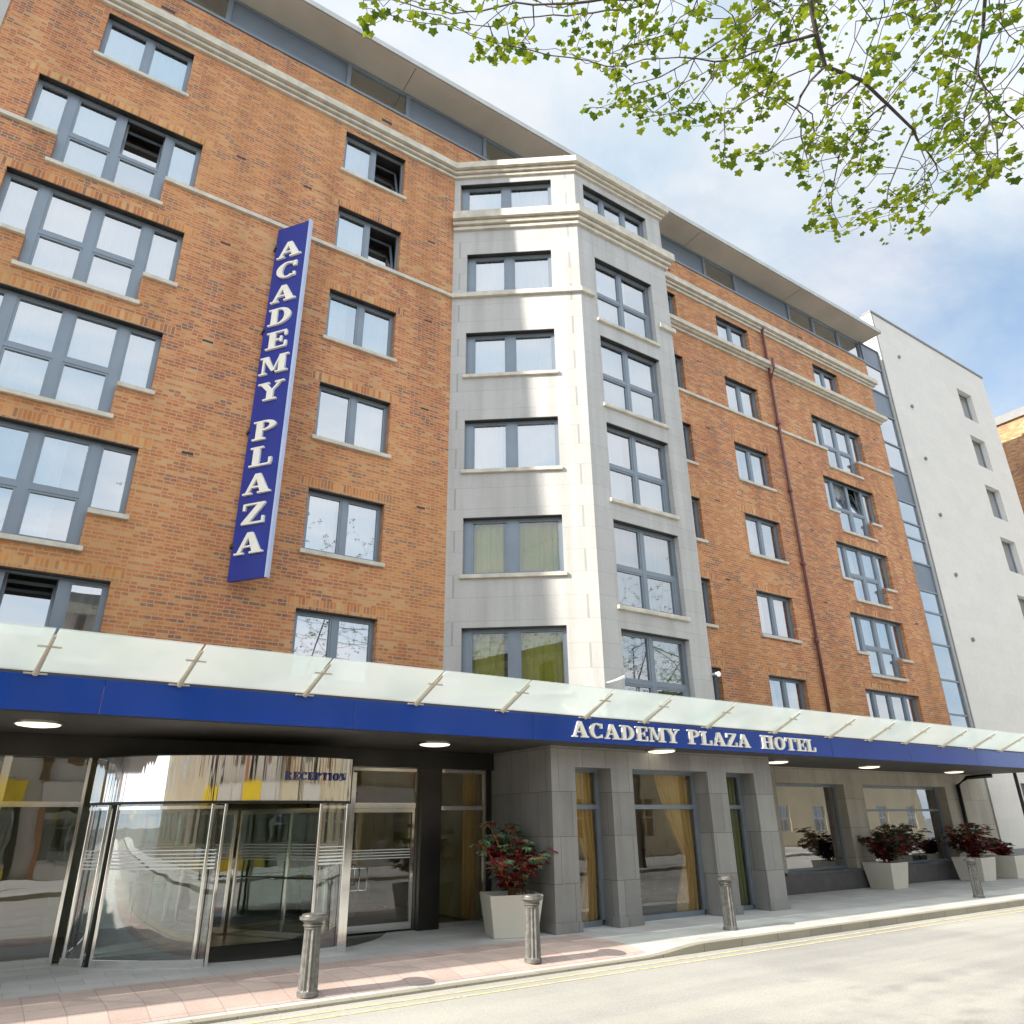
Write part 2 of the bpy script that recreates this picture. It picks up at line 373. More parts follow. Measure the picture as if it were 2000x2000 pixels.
def wall_sheet(mb, pl, u0, u1, z0, z1, holes, depth=.16):
    us = sorted({u0, u1, *[a for h in holes for a in (h[0], h[1])]}); us = [u for u in us if u0-1e-6 <= u <= u1+1e-6]
    zs = sorted({z0, z1, *[a for h in holes for a in (h[2], h[3])]}); zs = [z for z in zs if z0-1e-6 <= z <= z1+1e-6]
    def solid(i, j):
        if i < 0 or j < 0 or i >= len(us)-1 or j >= len(zs)-1: return True
        cu, cz = (us[i]+us[i+1])/2, (zs[j]+zs[j+1])/2
        return not any(h[0] < cu < h[1] and h[2] < cz < h[3] for h in holes)
    for i in range(len(us)-1):
        for j in range(len(zs)-1):
            a, b, c, d = us[i], us[i+1], zs[j], zs[j+1]
            if solid(i, j): mb.face([pl.p(a, c), pl.p(b, c), pl.p(b, d), pl.p(a, d)])
            else:
                if solid(i-1, j): mb.face([pl.p(a, c), pl.p(a, d), pl.p(a, d, depth), pl.p(a, c, depth)])
                if solid(i+1, j): mb.face([pl.p(b, c), pl.p(b, c, depth), pl.p(b, d, depth), pl.p(b, d)])
                if solid(i, j-1): mb.face([pl.p(a, c), pl.p(a, c, depth), pl.p(b, c, depth), pl.p(b, c)])
                if solid(i, j+1): mb.face([pl.p(a, d), pl.p(b, d), pl.p(b, d, depth), pl.p(a, d, depth)])

def sweep(mb, path, layers, close=False):
    """horizontal moulding along a polyline of plan points; layers (z0, z1, out); outward = right of travel"""
    n = len(path)
    def off(d):
        res = []
        for i in range(n):
            p = Vector(path[i]); ns = []
            if i > 0: t = (p-Vector(path[i-1])).normalized(); ns.append(Vector((t.y, -t.x)))
            if i < n-1: t = (Vector(path[i+1])-p).normalized(); ns.append(Vector((t.y, -t.x)))
            if len(ns) == 2:
                b = (ns[0]+ns[1]).normalized(); res.append(p+b*(d/max(.25, b.dot(ns[0]))))
            else: res.append(p+ns[0]*d)
        return res
    for z0, z1, d in layers:
        a = off(-.01); b = off(d)
        for i in range(n-1):
            mb.hexa([(*a[i], z0), (*b[i], z0), (*b[i+1], z0), (*a[i+1], z0), (*a[i], z1), (*b[i], z1), (*b[i+1], z1), (*a[i+1], z1)])

# ---------------------------------------------------------------- lettering
def arc(cx, cy, rx, ry, a0, a1, tx, ty, n=14):
    o = []; 
    for i in range(n):
        t0, t1 = R(a0+(a1-a0)*i/n), R(a0+(a1-a0)*(i+1)/n)
        P = lambda t, dx, dy: (cx+(rx-dx)*math.cos(t), cy+(ry-dy)*math.sin(t))
        o.append([P(t0, 0, 0), P(t1, 0, 0), P(t1, tx, ty), P(t0, tx, ty)])
    return o
def rc(a, b, c, d): return [[(a, b), (c, b), (c, d), (a, d)]]
S = .085
GL = {
 'A': (1.02, [[(.40, 1), (.60, 1), (.95, S), (.64, S)], [(.40, 1), (.50, .82), (.22, S), (.10, S)]]+rc(.27, .30, .68, .38)+rc(0, 0, .34, S)+rc(.55, 0, 1.03, S)),
 'C': (.92, arc(.50, .5, .46, .51, 52, 308, .25, .09, 20)+rc(.72, .66, .86, .98)+rc(.74, .04, .84, .26)),
 'D': (.98, rc(.12, S, .36, 1-S)+arc(.40, .5, .52, .5, -90, 90, .26, S, 16)+rc(0, 0, .42, S)+rc(0, 1-S, .42, 1)),
 'E': (.88, rc(.12, S, .37, 1-S)+rc(0, 0, .82, S)+rc(0, 1-S, .80, 1)+rc(.37, .46, .62, .54)+rc(.56, .34, .64, .66)+rc(.74, S, .84, .34)+rc(.72, .68, .82, 1-S)),
 'H': (1.04, rc(.10, S, .35, 1-S)+rc(.69, S, .94, 1-S)+rc(.35, .46, .69, .55)+rc(0, 0, .45, S)+rc(0, 1-S, .45, 1)+rc(.59, 0, 1.04, S)+rc(.59, 1-S, 1.04, 1)),
 'I': (.5, rc(.12, S, .38, 1-S)+rc(0, 0, .5, S)+rc(0, 1-S, .5, 1)),
 'L': (.86, rc(.12, S, .37, 1-S)+rc(0, 0, .82, S)+rc(0, 1-S, .48, 1)+rc(.73, S, .84, .36)),
 'M': (1.18, rc(.12, S, .20, 1-S)+rc(.80, S, 1.06, 1-S)+[[(.12, 1-S), (.36, 1-S), (.66, .12), (.52, .12)], [(.80, 1-S), (.84, .84), (.62, .12), (.55, .12)]]+rc(0, 0, .32, S)+rc(0, 1-S, .36, 1)+rc(.68, 0, 1.18, S)+rc(.80, 1-S, 1.18, 1)),
 'N': (1.04, rc(.12, S, .20, 1-S)+rc(.82, S, .90, 1-S)+[[(.12, 1-S), (.36, 1-S), (.90, S), (.68, S)]]+rc(0, 0, .32, S)+rc(0, 1-S, .36, 1)+rc(.70, 1-S, 1.04, 1)),
 'O': (1.0, arc(.5, .5, .48, .51, 0, 360, .25, .09, 28)),
 'P': (.9, rc(.12, S, .37, 1-S)+arc(.40, .735, .46, .265, -90, 90, .24, .085, 14)+rc(0, 0, .50, S)+rc(0, 1-S, .42, 1)+rc(.37, .47, .42, .555)),
 'R': (1.0, rc(.12, S, .37, 1-S)+arc(.40, .735, .44, .265, -90, 90, .23, .085, 14)+rc(0, 0, .48, S)+rc(0, 1-S, .42, 1)+[[(.44, .50), (.66, .50), (.96, S), (.70, S)]]+rc(.62, 0, 1.02, S)),
 'T': (.92, rc(.33, S, .59, 1-S)+rc(.20, 0, .72, S)+rc(0, 1-S, .92, 1)+rc(0, .70, .09, 1-S)+rc(.83, .70, .92, 1-S)),
 'Y': (1.0, rc(.38, S, .63, .48)+[[(.10, 1-S), (.38, 1-S), (.63, .46), (.40, .46)], [(.90, 1-S), (.80, 1-S), (.50, .46), (.60, .46)]]+rc(.25, 0, .76, S)+rc(0, 1-S, .44, 1)+rc(.66, 1-S, 1.02, 1)),
 'Z': (.88, [[(.56, 1-S), (.84, 1-S), (.32, S), (.04, S)]]+rc(.04, 0, .86, S)+rc(.04, 1-S, .84, 1)+rc(.04, 1-.32, .13, 1-S)+rc(.77, S, .86, .32)),
}
def letter(ch, pl, u, z, w, h, d_face, thick, m, parent):
    """one raised letter; u,z lower left; d_face depth of its front (negative = proud)"""
    adv, polys = GL[ch]; mb = MB(); k = w/adv
    for i, poly in enumerate(polys):
        e = .0004*(i % 5); q = [(u+x*k, z+y*h) for x, y in poly]; n = len(q)
        f = [pl.p(a, b, d_face-e) for a, b in q]; g = [pl.p(a, b, d_face+thick) for a, b in q]
        mb.face(f); mb.face(g[::-1])
        for j in range(n): jj = (j+1) % n; mb.face([f[j], g[j], g[jj], f[jj]])
    me_parts = mb.build('letter', m, parent, recalc=False)
    bm = bmesh.new(); bm.from_mesh(me_parts.data); bmesh.ops.recalc_face_normals(bm, faces=bm.faces); bm.to_mesh(me_parts.data); bm.free()
    return me_parts

# ================================================================ THE SETTING
FY, BY = 14.55, 12.37
BIG = MB(); BIG.face([(-900, -900, -.16), (900, -900, -.16), (900, 900, -.16), (-900, 900, -.16)])
tag(BIG.build('ground', 'ground'), kind='structure')
rd = MB()
rd.face([(-160, -.3, -.12), (260, -.3, -.12), (260, 10.0, -.12), (-160, 10.0, -.12)])
tag(rd.build('road', 'asphalt'), kind='structure')
def sst(t): t = min(1, max(0, t)); return t*t*(3-2*t)
def pz(x, y): return -.095*sst((10.5-x)/1.4)*sst((10.95-y)/.78)
def strip(x0s, y0s, dz, name, m, **k):
    mb = MB(); idx = {}
    for i, x in enumerate(x0s):
        for j, y in enumerate(y0s): idx[i, j] = len(mb.v); mb.v.append((x, y, pz(x, y)+dz))
    for i in range(len(x0s)-1):
        for j in range(len(y0s)-1): mb.f.append((idx[i, j], idx[i+1, j], idx[i+1, j+1], idx[i, j+1]))
    return mb, idx
xs = [-160, -60, -20, -10, -5, 0, 3, 6, 8]+[8.5+.25*i for i in range(12)]+[12, 14, 18, 24, 30, 40, 60, 120, 260]
ys = [10.16, 10.25, 10.35, 10.45, 10.55, 10.65, 10.75, 10.85, 10.95, 11.5, 12.4, 13, 14, 15.2]
mb, _ = strip(xs, ys, 0, 'p', 'paving'); tag(mb.build('pavement', 'paving'), kind='structure')
mb = MB()   # kerb: dropped at the entrance, rising to the right
for a, b in zip(xs, xs[1:]):
    za, zb = pz(a, 10.1), pz(b, 10.1)
    mb.hexa([(a, 9.99, -.2), (b, 9.99, -.2), (b, 10.16, -.2), (a, 10.16, -.2), (a, 9.985, za+.003), (b, 9.985, zb+.003), (b, 10.16, zb+.003), (a, 10.16, za+.003)])
tag(mb.build('kerb', 'kerb'), kind='structure')
rx = [-20, -10, -5, 0, 3, 6, 8, 8.5, 8.75, 9, 9.25, 9.45]; ry = [10.30, 10.35, 10.45, 10.55, 10.65, 10.75, 10.85, 10.95, 11.5, 12.15]
mb, _ = strip(rx, ry, .004, 'p', ''); tag(mb.build('red_paving', 'redpave'), kind='structure')
mb = MB()
for y in (9.42, 9.68):
    for k in range(60):
        a = -20+k*1.5; mb.face([(a, y, -.116), (a+1.46, y, -.116), (a+1.46, y+.07, -.116), (a, y+.07, -.116)])
tag(mb.build('yellow_line_marking', 'yellow'), kind='structure')
mb = MB(); mb.cube(-160, 260, -9, -.46, -.2, 0); tag(mb.build('far_pavement', 'paving'), kind='structure')
mb = MB(); mb.cube(-160, 260, -.46, -.3, -.2, .003); tag(mb.build('far_kerb', 'kerb'), kind='structure')

# ================================================================ HOTEL
hotel = empty('hotel_building', (6, FY, 0), 'red brick seven storey hotel with pale stone bay above the blue canopy', 'building')
def H(o): o.matrix_parent_inverse = hotel.matrix_world.inverted(); return o
bpy.context.view_layer.update()
def hb(mb, name, m, **k):
    o = mb.build(name, m, **k); o.parent = hotel; o.location = (o.location.x-6, o.location.y-FY, o.location.z); return o
F = Pl(0, FY); AX, CX, DX, XE, XL = 7.84, 10.68, 14.16, 29.5, -46.0  # unseen wall and roof run on to XL, lengthened to keep eave shade
LF = Pl(AX, FY, CX-AX, BY-FY); LFL = math.hypot(CX-AX, BY-FY); RF = Pl(0, BY)
Tz = [None]+[6.01+2.725*i for i in range(6)]
wins = []    # (plane, kind, u0, u1, top, bottom, extra)
for f in range(1, 7):
    t = Tz[f]; hgt = 1.45
    wins.append((F, 'pair', 4.40, 6.20, t, t-1.45, dict(open=1 if f in (5, 6) else None, f=f)))
    r6 = 1.22 if f == 6 else 1.45
    wins.append((F, 'pair', 19.2, 21.03, t, t-r6, dict(f=f)))
    wins.append((F, 'pair', 15.2, 17.06, t, t-r6, dict(f=f, slot=True)))
    for c0, nm in ((-2.36, 'C'), (24.28, 'R'), (-9.4, 'L'), (-16.44, 'L')):
        if f == 6: wins.append((F, 'pair', c0+.86 if nm != 'R' else 25.1, c0+2.76 if nm != 'R' else 26.85, t, t-(1.22 if nm == 'R' else 1.43), dict(f=f)))
        else: wins.append((F, 'step', c0, c0+3.36, t, t-2.17, dict(f=f, side=t-1.43, open={('C', 5): [2], ('R', 4): [1, 2], ('C', 1): [2]}.get((nm, f), []))))
    wins.append((F, 'pair', -12.6, -10.9, t, t-1.45, dict(f=f)))
    if f < 6:
        wins.append((LF, 'bayl', .40, 2.80, t, t-(1.33, 1.36, 1.44, 1.46, 1.46)[5-f], dict(f=f)))
        wins.append((RF, 'quad', 11.27, 13.48, t-.02, t-2.2, dict(f=f)))
wins.append((LF, 'bayl', .18, 2.88, 19.60, 18.36, dict(f=6)))
wins.append((RF, 'trip', 11.0, 13.55, 19.55, 18.45, dict(f=6)))
def holes_of(pl):
    h = []
    for w in wins:
        if w[0] is not pl: continue
        if w[1] == 'step': h += [(w[2], w[3], w[6]['side'], w[4]), (w[2]+.62, w[3]-.62, w[5], w[4])]
        else: h.append((w[2], w[3], w[5], w[4]))
    return h
# brick walls (front, with window reveals), parapet, closed sides and back
mb = MB(); wall_sheet(mb, F, XL, XE, 3.45, 21.27, holes_of(F), .21)
mb.face([(XE, FY, 3.45), (XE, FY+12, 3.45), (XE, FY+12, 21.27), (XE, FY, 21.27)])
mb.face([(XL, FY, 0), (XL, FY, 21.27), (XL, FY+12, 21.27), (XL, FY+12, 0)])
mb.face([(XL, FY+12, 0), (XL, FY+12, 21.27), (XE, FY+12, 21.27), (XE, FY+12, 0)])
mb.face([(XL, FY, 21.27), (XE, FY, 21.27), (XE, FY+.25, 21.27), (XL, FY+.25, 21.27)])
hb(mb, 'wall', 'brick', recalc=False)
mb = MB(); wall_sheet(mb, LF, 0, LFL, 3.45, 20.2, holes_of(LF), .2); wall_sheet(mb, RF, CX, DX, 3.45, 20.2, holes_of(RF), .2)
mb.face([(DX, BY, 3.45), (DX, FY, 3.45), (DX, FY, 20.2), (DX, BY, 20.2)])
mb.face([(AX, FY, 20.2), (CX, BY, 20.2), (DX, BY, 20.2), (DX, FY, 20.2)]); mb.face([(AX, FY, 3.45), (DX, FY, 3.45), (DX, BY, 3.45), (CX, BY, 3.45)])
tag(hb(mb, 'bay', 'bay', recalc=False), 'pale grey stone bay with angled left face')
mb = MB(); mb.box(F, -3.9, -3.24, 3.45, 19.8, -.03, .05); hb(mb, 'pilaster', 'bay')
# soldier courses over the windows
for w in wins:
    if w[0] is F and w[6]['f'] < 6 or (w[0] is F and w[6]['f'] == 6 and False):
        mb = MB(); mb.box(F, w[2]-.22, w[3]+.22, w[4]+.001, w[4]+.226, -.004, .02); hb(mb, 'lintel_course', 'soldier')
# mouldings
PA = [(XL, FY), (AX, FY), (CX, BY), (DX, BY), (DX, FY), (XE, FY), (XE, FY+.6)]
mb = MB(); sweep(mb, PA, [(19.82, 19.90, .07), (19.90, 19.94, .02), (19.94, 20.02, .14), (20.02, 20.055, .08), (20.055, 20.27, .24)]); hb(mb, 'cornice', 'trim')
mb = MB(); sweep(mb, PA[1:5], [(17.78, 17.88, .08), (17.88, 17.92, .03), (17.92, 18.03, .15), (18.03, 18.07, .09), (18.07, 18.33, .25)]); hb(mb, 'cornice', 'trim')
mb = MB(); sweep(mb, PA[4:], [(18.00, 18.08, .08), (18.08, 18.11, .03), (18.11, 18.17, .17), (18.17, 18.33, .27)]); hb(mb, 'cornice', 'trim')
mb = MB()
for a, b in ((XL, -15.82), (-13.7, -8.78), (-6.66, -1.74), (.38, AX-.02)): sweep(mb, [(a, FY), (b, FY)], [(15.38, 15.48, .07)])
sweep(mb, [(AX, FY), (CX, BY), (11.12, BY)], [(15.36, 15.50, .09)]); sweep(mb, [(13.62, BY), (DX, BY), (DX, FY)], [(15.36, 15.50, .09)])
for a, b in ((DX+.02, 24.9), (26.98, XE)): sweep(mb, [(a, FY), (b, FY)], [(15.38, 15.48, .07)])
hb(mb, 'string_course', 'trim')
# penthouse strip, roof
PH = Pl(0, FY+.1)
mb = MB(); mb.box(PH, XL, XE, 21.275, 21.36, -.14, .1); mb.box(PH, XL, XE, 22.36, 22.448, -.03, .1)
edges = [-46, -14, -10.9, -9.0, -5.7, -3.8, -.9, .96, 4.32, 6.2, 8.93, 10.8, 13.5, 15.3, 19.05, 20.85, 24.25, 25.94, 27.78, 29.45]
for x in edges: mb.box(PH, x-.06, x+.06, 21.36, 22.36, -.03, .1)
hb(mb, 'clerestory_frame', 'frame')
kinds = 'ppgpgpgpgpgpgpgpggg'
for i, (a, b) in enumerate(zip(edges, edges[1:])):
    g = MB(); g.face([PH.p(a+.06, 21.36, .03), PH.p(b-.06, 21.36, .03), PH.p(b-.06, 22.36, .03), PH.p(a+.06, 22.36, .03)])
    if kinds[i] == 'p': hb(g, 'clerestory_panel', 'panel', recalc=False); continue
    o = hb(g, 'clerestory_pane', 'glass', recalc=False)
    g = MB(); g.face([PH.p(a+.06, 21.36, .5), PH.p(b-.06, 21.36, .5), PH.p(b-.06, 22.36, .5), PH.p(a+.06, 22.36, .5)]); g.build('blind', 'green', o, recalc=False)
mb = MB(); mb.cube(XL-.4, 29.72, 13.72, FY+12.4, 22.45, 22.56); rf = hb(mb, 'roof', 'soffit')
mb = MB(); mb.cube(XL-.45, 29.76, 13.66, 13.74, 22.47, 22.66); mb.cube(29.722, 29.78, 13.66, FY+12.4, 22.47, 22.66); mb.cube(XL-.45, 29.7, 13.742, FY+12.3, 22.562, 22.64)
e_ = hb(mb, 'roof_edge', 'capm')
mb = MB()
for x in (-12, -6, .0, 6.0, 12, 18, 24): mb.cube(x-.006, x+.006, 13.74, FY+.06, 22.444, 22.4495)
hb(mb, 'soffit_joint', 'dark')
# small vents
mb = MB()
for x, z in ((-.38, 20.68), (5.54, 20.75), (16.8, 20.7), (24.6, 20.75)): mb = MB(); mb.box(F, x-.16, x+.16, z-.05, z+.05, -.006, .0); hb(mb, 'air_brick', 'darkframe')
for f in range(1, 7):
    for x in (1.87, 3.54, 7.13, 17.9, 22.9, 28.7):
        if 1 < f < 6 and not (x == 3.54 and f < 5): mb = MB(); mb.box(F, x-.11, x+.11, Tz[f]+.10, Tz[f]+.15, -.004, .0); hb(mb, 'air_brick', 'darkframe')

def make_window(w):
    pl, kind, u0, u1, t, b, ex = w; f = ex['f']; d = .15; fb = MB(); pn = MB(); cu = MB(); sl = MB()
    lobes = []
    def bar(a, c, z0, z1, dd=0.): fb.box(pl, a, c, z0, z1, d+dd, d+.075+dd)
    def pane(a, c, z0, z1, tilt=False):
        if not tilt:
            s_ = .045   # sash
            bar(a, a+s_, z0, z1, .012); bar(c-s_, c, z0, z1, .012); bar(a+s_, c-s_, z0, z0+s_, .012); bar(a+s_, c-s_, z1-s_, z1, .012)
            pn.face([pl.p(a+s_, z0+s_, d+.05), pl.p(c-s_, z0+s_, d+.05), pl.p(c-s_, z1-s_, d+.05), pl.p(a+s_, z1-s_, d+.05)])
        else:       # inward tilted sash, hinged at the bottom
            k = .24; s_ = .055; hh = z1-z0
            def pp(u, q, dd): return pl.p(u, z0+q*math.cos(k), d+.05+dd+q*math.sin(k))
            def tb(a0, a1, q0, q1): fb.hexa([pp(a0, q0, 0), pp(a1, q0, 0), pp(a1, q0, .05), pp(a0, q0, .05), pp(a0, q1, 0), pp(a1, q1, 0), pp(a1, q1, .05), pp(a0, q1, .05)])
            tb(a, a+s_, 0, hh); tb(c-s_, c, 0, hh); tb(a+s_, c-s_, 0, s_); tb(a+s_, c-s_, hh-s_, hh)
            pn.face([pp(a+s_, s_, .02), pp(c-s_, s_, .02), pp(c-s_, hh-s_, .02), pp(a+s_, hh-s_, .02)])
            lobes.append((a, c))
    o_ = .055
    def outer(a, c, z0, z1): bar(a, a+o_, z0, z1); bar(c-o_, c, z0, z1); bar(a+o_, c-o_, z0, z0+o_); bar(a+o_, c-o_, z1-o_, z1)
    if kind == 'pair':
        outer(u0, u1, b, t); m_ = (u0+u1)/2; bar(m_-.06, m_+.06, b+o_, t-o_)
        pane(u0+o_, m_-.06, b+o_, t-o_); pane(m_+.06, u1-o_, b+o_, t-o_, ex.get('open') == 1)
    elif kind == 'bayl':
        outer(u0, u1, b, t); m_ = (u0+u1)/2; bar(m_-.11, m_+.11, b+o_, t-o_); bar(u0+o_, u0+o_+.14, b+o_, t-o_)
        pane(u0+o_+.14, m_-.11, b+o_, t-o_); pane(m_+.11, u1-o_, b+o_, t-o_)
    elif kind == 'quad':
        outer(u0, u1, b, t); m_ = u0+(u1-u0)*.47; zt = t-1.17; bar(m_-.05, m_+.05, b+o_, t-o_); bar(u0+o_, m_-.05, zt-.04, zt+.04); bar(m_+.05, u1-o_, zt-.04, zt+.04)
        bar(u1-o_-.12, u1-o_, b+o_, zt-.04)
        for a, c in ((u0+o_, m_-.05), (m_+.05, u1-o_)):
            pane(a, c, zt+.04, t-o_); pane(a, c-(.12 if a > m_ else 0), b+o_, zt-.04)
    elif kind == 'trip':
        outer(u0, u1, b, t); q = (u1-u0)/3
        for k in (1, 2): bar(u0+q*k-.05, u0+q*k+.05, b+o_, t-o_)
        for k in range(3): pane(u0+q*k+(.05 if k else o_), u0+q*(k+1)-(.05 if k < 2 else o_), b+o_, t-o_)
    else:   # stepped window: two side lights and a deeper middle
        s_, c0, c1 = ex['side'], u0+.62, u1-.62; zt = t-1.17; m_ = (u0+u1)/2
        bar(u0, u0+o_, s_, t); bar(u1-o_, u1, s_, t); bar(u0+o_, u1-o_, t-o_, t); bar(u0+o_, c0, s_, s_+o_); bar(c1, u1-o_, s_, s_+o_)
        bar(c0-.0, c0+.17, b, t-o_, -.004); bar(c1-.17, c1, b, t-o_, -.004); bar(m_-.085, m_+.085, b+o_, t-o_); bar(c0+.17, c1-.17, b, b+o_)
        bar(c0+.17, m_-.085, zt-.045, zt+.045); bar(m_+.085, c1-.17, zt-.045, zt+.045)
        op = ex['open']
        pane(u0+o_, c0, s_+o_, t-o_); pane(c1, u1-o_, s_+o_, t-o_)
        pane(c0+.17, m_-.085, zt+.045, t-o_, 1 in op); pane(m_+.085, c1-.17, zt+.045, t-o_, 2 in op)
        pane(c0+.17, m_-.085, b+o_, zt-.045); pane(m_+.085, c1-.17, b+o_, zt-.045)
    hp = MB(); hp.box(pl, u0+.002, u1-.002, t-.022, t-.002, .004, d-.001)  # added dark plate standing in for shade under the window head
    fr = hb(fb, 'window', 'frame')
    def sub(m_, nm, mt, **k):
        o = m_.build(nm, mt, **k); o.parent = fr; return o
    sub(pn, 'pane', ('shop' if pl is LF else 'shopr') if pl is not F and f <= 2 else 'glass', recalc=False); sub(hp, 'soffit_shade_plate', 'darkframe')
    # curtain: a hanging pleated sheet, pulled aside or missing behind an opened sash
    rr = random.Random(int((u0*37+t*91)*10)); zb = b
    cm = 'net'
    if pl is LF and f <= 2: cm = 'cream'
    if pl is RF and f == 1: cm = 'green'
    segs = [(u0+.02, u1-.02)]
    if pl is LF and f <= 3: segs = [(u0+.02, u0+.95), (u0+1.35, u1-.02)]
    if pl is RF and f == 1: segs = [(u0+.02, u0+.45), (u1-.9, u1-.02)]
    if pl is F and f == 1 and u0 > 0: segs = [(u0+.02, u0+.7), (u1-.75, u1-.02)]
    if cm == 'net' and len(segs) == 1 and not ex.get('slot'):
        q = rr.random()
        if q < .22: segs = [(u0+.02, u0+(u1-u0)*rr.uniform(.3, .45)), (u1-(u1-u0)*rr.uniform(.3, .45), u1-.02)]
        elif q < .38: segs = [(u0+.02, u0+(u1-u0)*rr.uniform(.5, .7))]
        elif q < .50: segs = [(u0+(u1-u0)*rr.uniform(.3, .55), u1-.02)]
    tt = t+.02
    for a, c in lobes:
        ns = []
        for s0, s1 in segs:
            if a-s0 > .1: ns.append((s0, a+.05))
            if s1-c > .1: ns.append((c-.02, s1))
        segs = ns
    for s0, s1 in segs:
        n = max(4, int((s1-s0)/.03)); ph = rr.random()*6; pr = None
        for i in range(n+1):
            u = s0+(s1-s0)*i/n; dd = .36+.02*math.sin(u*42+ph)+.01*math.sin(u*17+ph)
            q = (pl.p(u, zb-.05, dd), pl.p(u, t+.02, dd))
            if pr: cu.face([pr[0], q[0], q[1], pr[1]])
            pr = q
    if cu.f: sub(cu, 'curtain', cm, smooth=False)
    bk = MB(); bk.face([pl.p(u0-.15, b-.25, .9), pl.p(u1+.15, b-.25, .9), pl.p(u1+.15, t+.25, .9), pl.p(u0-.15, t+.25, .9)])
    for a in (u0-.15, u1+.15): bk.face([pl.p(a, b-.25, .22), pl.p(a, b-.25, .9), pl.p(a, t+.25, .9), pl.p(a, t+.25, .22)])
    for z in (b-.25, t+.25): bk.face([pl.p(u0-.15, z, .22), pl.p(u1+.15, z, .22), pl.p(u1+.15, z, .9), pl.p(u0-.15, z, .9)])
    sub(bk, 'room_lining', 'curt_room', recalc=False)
    # sills
    def sill(a, c, z): sl.box(pl, a, c, z-.10, z-.004, -.075, d)
    if kind == 'step':
        if f != 5: sill(u0-.07, u0+.62-.001, ex['side']); sill(u1-.62+.001, u1+.07, ex['side'])
        sill(u0+.62-.07, u1-.62+.07, b-.001)
    elif f == 5 and kind in ('pair', 'bayl'): pass
    elif f == 6 and (kind in ('trip', 'bayl') or b > 18.3): pass
    else: sill(u0-.07, u1+.07, b)
    if sl.f: sub(sl, 'sill', 'trim', bevel=.008)
    return fr
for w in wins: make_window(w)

# rainwater pipe, small camera
mb = MB(); mb.tube([(21.85, FY-.1, 20.0), (21.85, FY-.1, 3.6)], .055, 10)
for z in (19.95, 18.4, 15.6, 12.8, 10, 7.3): mb.tube([(21.85, FY-.1, z), (21.85, FY-.1, z+.14)], .08, 10)
mb.tube([(21.85, FY-.33, 18.45), (21.85, FY-.33, 18.0), (21.85, FY-.2, 17.8), (21.85, FY-.1, 17.6)], .05, 8)
hb(mb, 'drainpipe', 'pipe', smooth=True)
mb = MB(); mb.tube([(DX+.0, BY-.02, 5.2), (DX+.02, BY-.2, 5.2), (DX-.14, BY-.34, 5.12)], [.03, .045, .05], 8); hb(mb, 'security_camera', 'camw', smooth=True)
mb = MB(); mb.tube([(CX+.05, BY-.02, 4.7), (CX+.1, BY-.18, 4.72), (CX+.32, BY-.3, 4.8)], [.02, .02, .05], 8); hb(mb, 'spotlight', 'camw', smooth=True)

# glazed stair strip beside the brick
mb = MB(); mg = MB(); GS = Pl(0, FY+.02)
for z0, z1, m_ in [(22.4, 24.0, 0)]: pass
zs = [3.6, 4.4, 5.5, 6.8, 8.2, 9.5, 10.4, 11.6, 12.7, 13.4, 14.4, 15.9, 17.2, 18.7, 19.9, 21.3, 22.4]
for i, (z0, z1) in enumerate(zip(zs, zs[1:])):
    g = MB(); g.face([GS.p(29.5, z0+.03, .02), GS.p(30.94, z0+.03, .02), GS.p(30.94, z1-.03, .02), GS.p(29.5, z1-.03, .02)])
    hb(g, *(('spandrel_panel', 'panel') if i in (6, 10, 13, 15) else ('stair_pane', 'glass')), recalc=False)
mb = MB()
for z in zs: mb.box(GS, 29.5, 30.94, z-.03, z+.03, -.03, .06)
for i, (z0, z1) in enumerate(zip(zs, zs[1:])): mb.box(GS, 29.502, 29.54, z0+.03, z1-.03, -.02, .06); mb.box(GS, 30.90, 30.94, z0+.03, z1-.03, -.02, .06)
hb(mb, 'stair_frame', 'frame')
mb = MB(); mb.face([GS.p(29.5, 3.6, 1.2), GS.p(30.94, 3.6, 1.2), GS.p(30.94, 22.4, 1.2), GS.p(29.5, 22.4, 1.2)])
for z in zs[1::3]: mb.cube(29.5, 30.9, FY+.15, FY+1.15, z-.1, z)
hb(mb, 'stair_landing', 'slab')

# ---- ground floor
mb = MB(); GB = Pl(0, BY)    # granite piers under the bay
ops = [(9.75, 10.70), (11.30, 13.60), (14.22, 15.20)]
wall_sheet(mb, GB, 9.15, 15.84, -.08, 3.62, [(a, b, -.07, 2.93) for a, b in ops], .52)
mb.face([(9.15, BY, 0), (9.15, BY, 3.62), (9.15, FY+.2, 3.62), (9.15, FY+.2, 0)]); mb.face([(15.84, BY, 0), (15.84, FY, 0), (15.84, FY, 3.62), (15.84, BY, 3.62)])
mb.face([(9.15, BY, 3.62), (15.84, BY, 3.62), (15.84, FY, 3.62), (9.15, FY, 3.62)])
tag(hb(mb, 'granite_front', 'granite', recalc=False), 'grey granite piers and lintel of the ground floor')
pb = [(9.15, 9.75), (10.70, 11.30), (13.60, 14.22), (15.20, 15.84)]
for a, b in pb: mb = MB(); mb.box(GB, a-.02, b+.02, 0, .17, -.03, .3); hb(mb, 'plinth', 'granite')
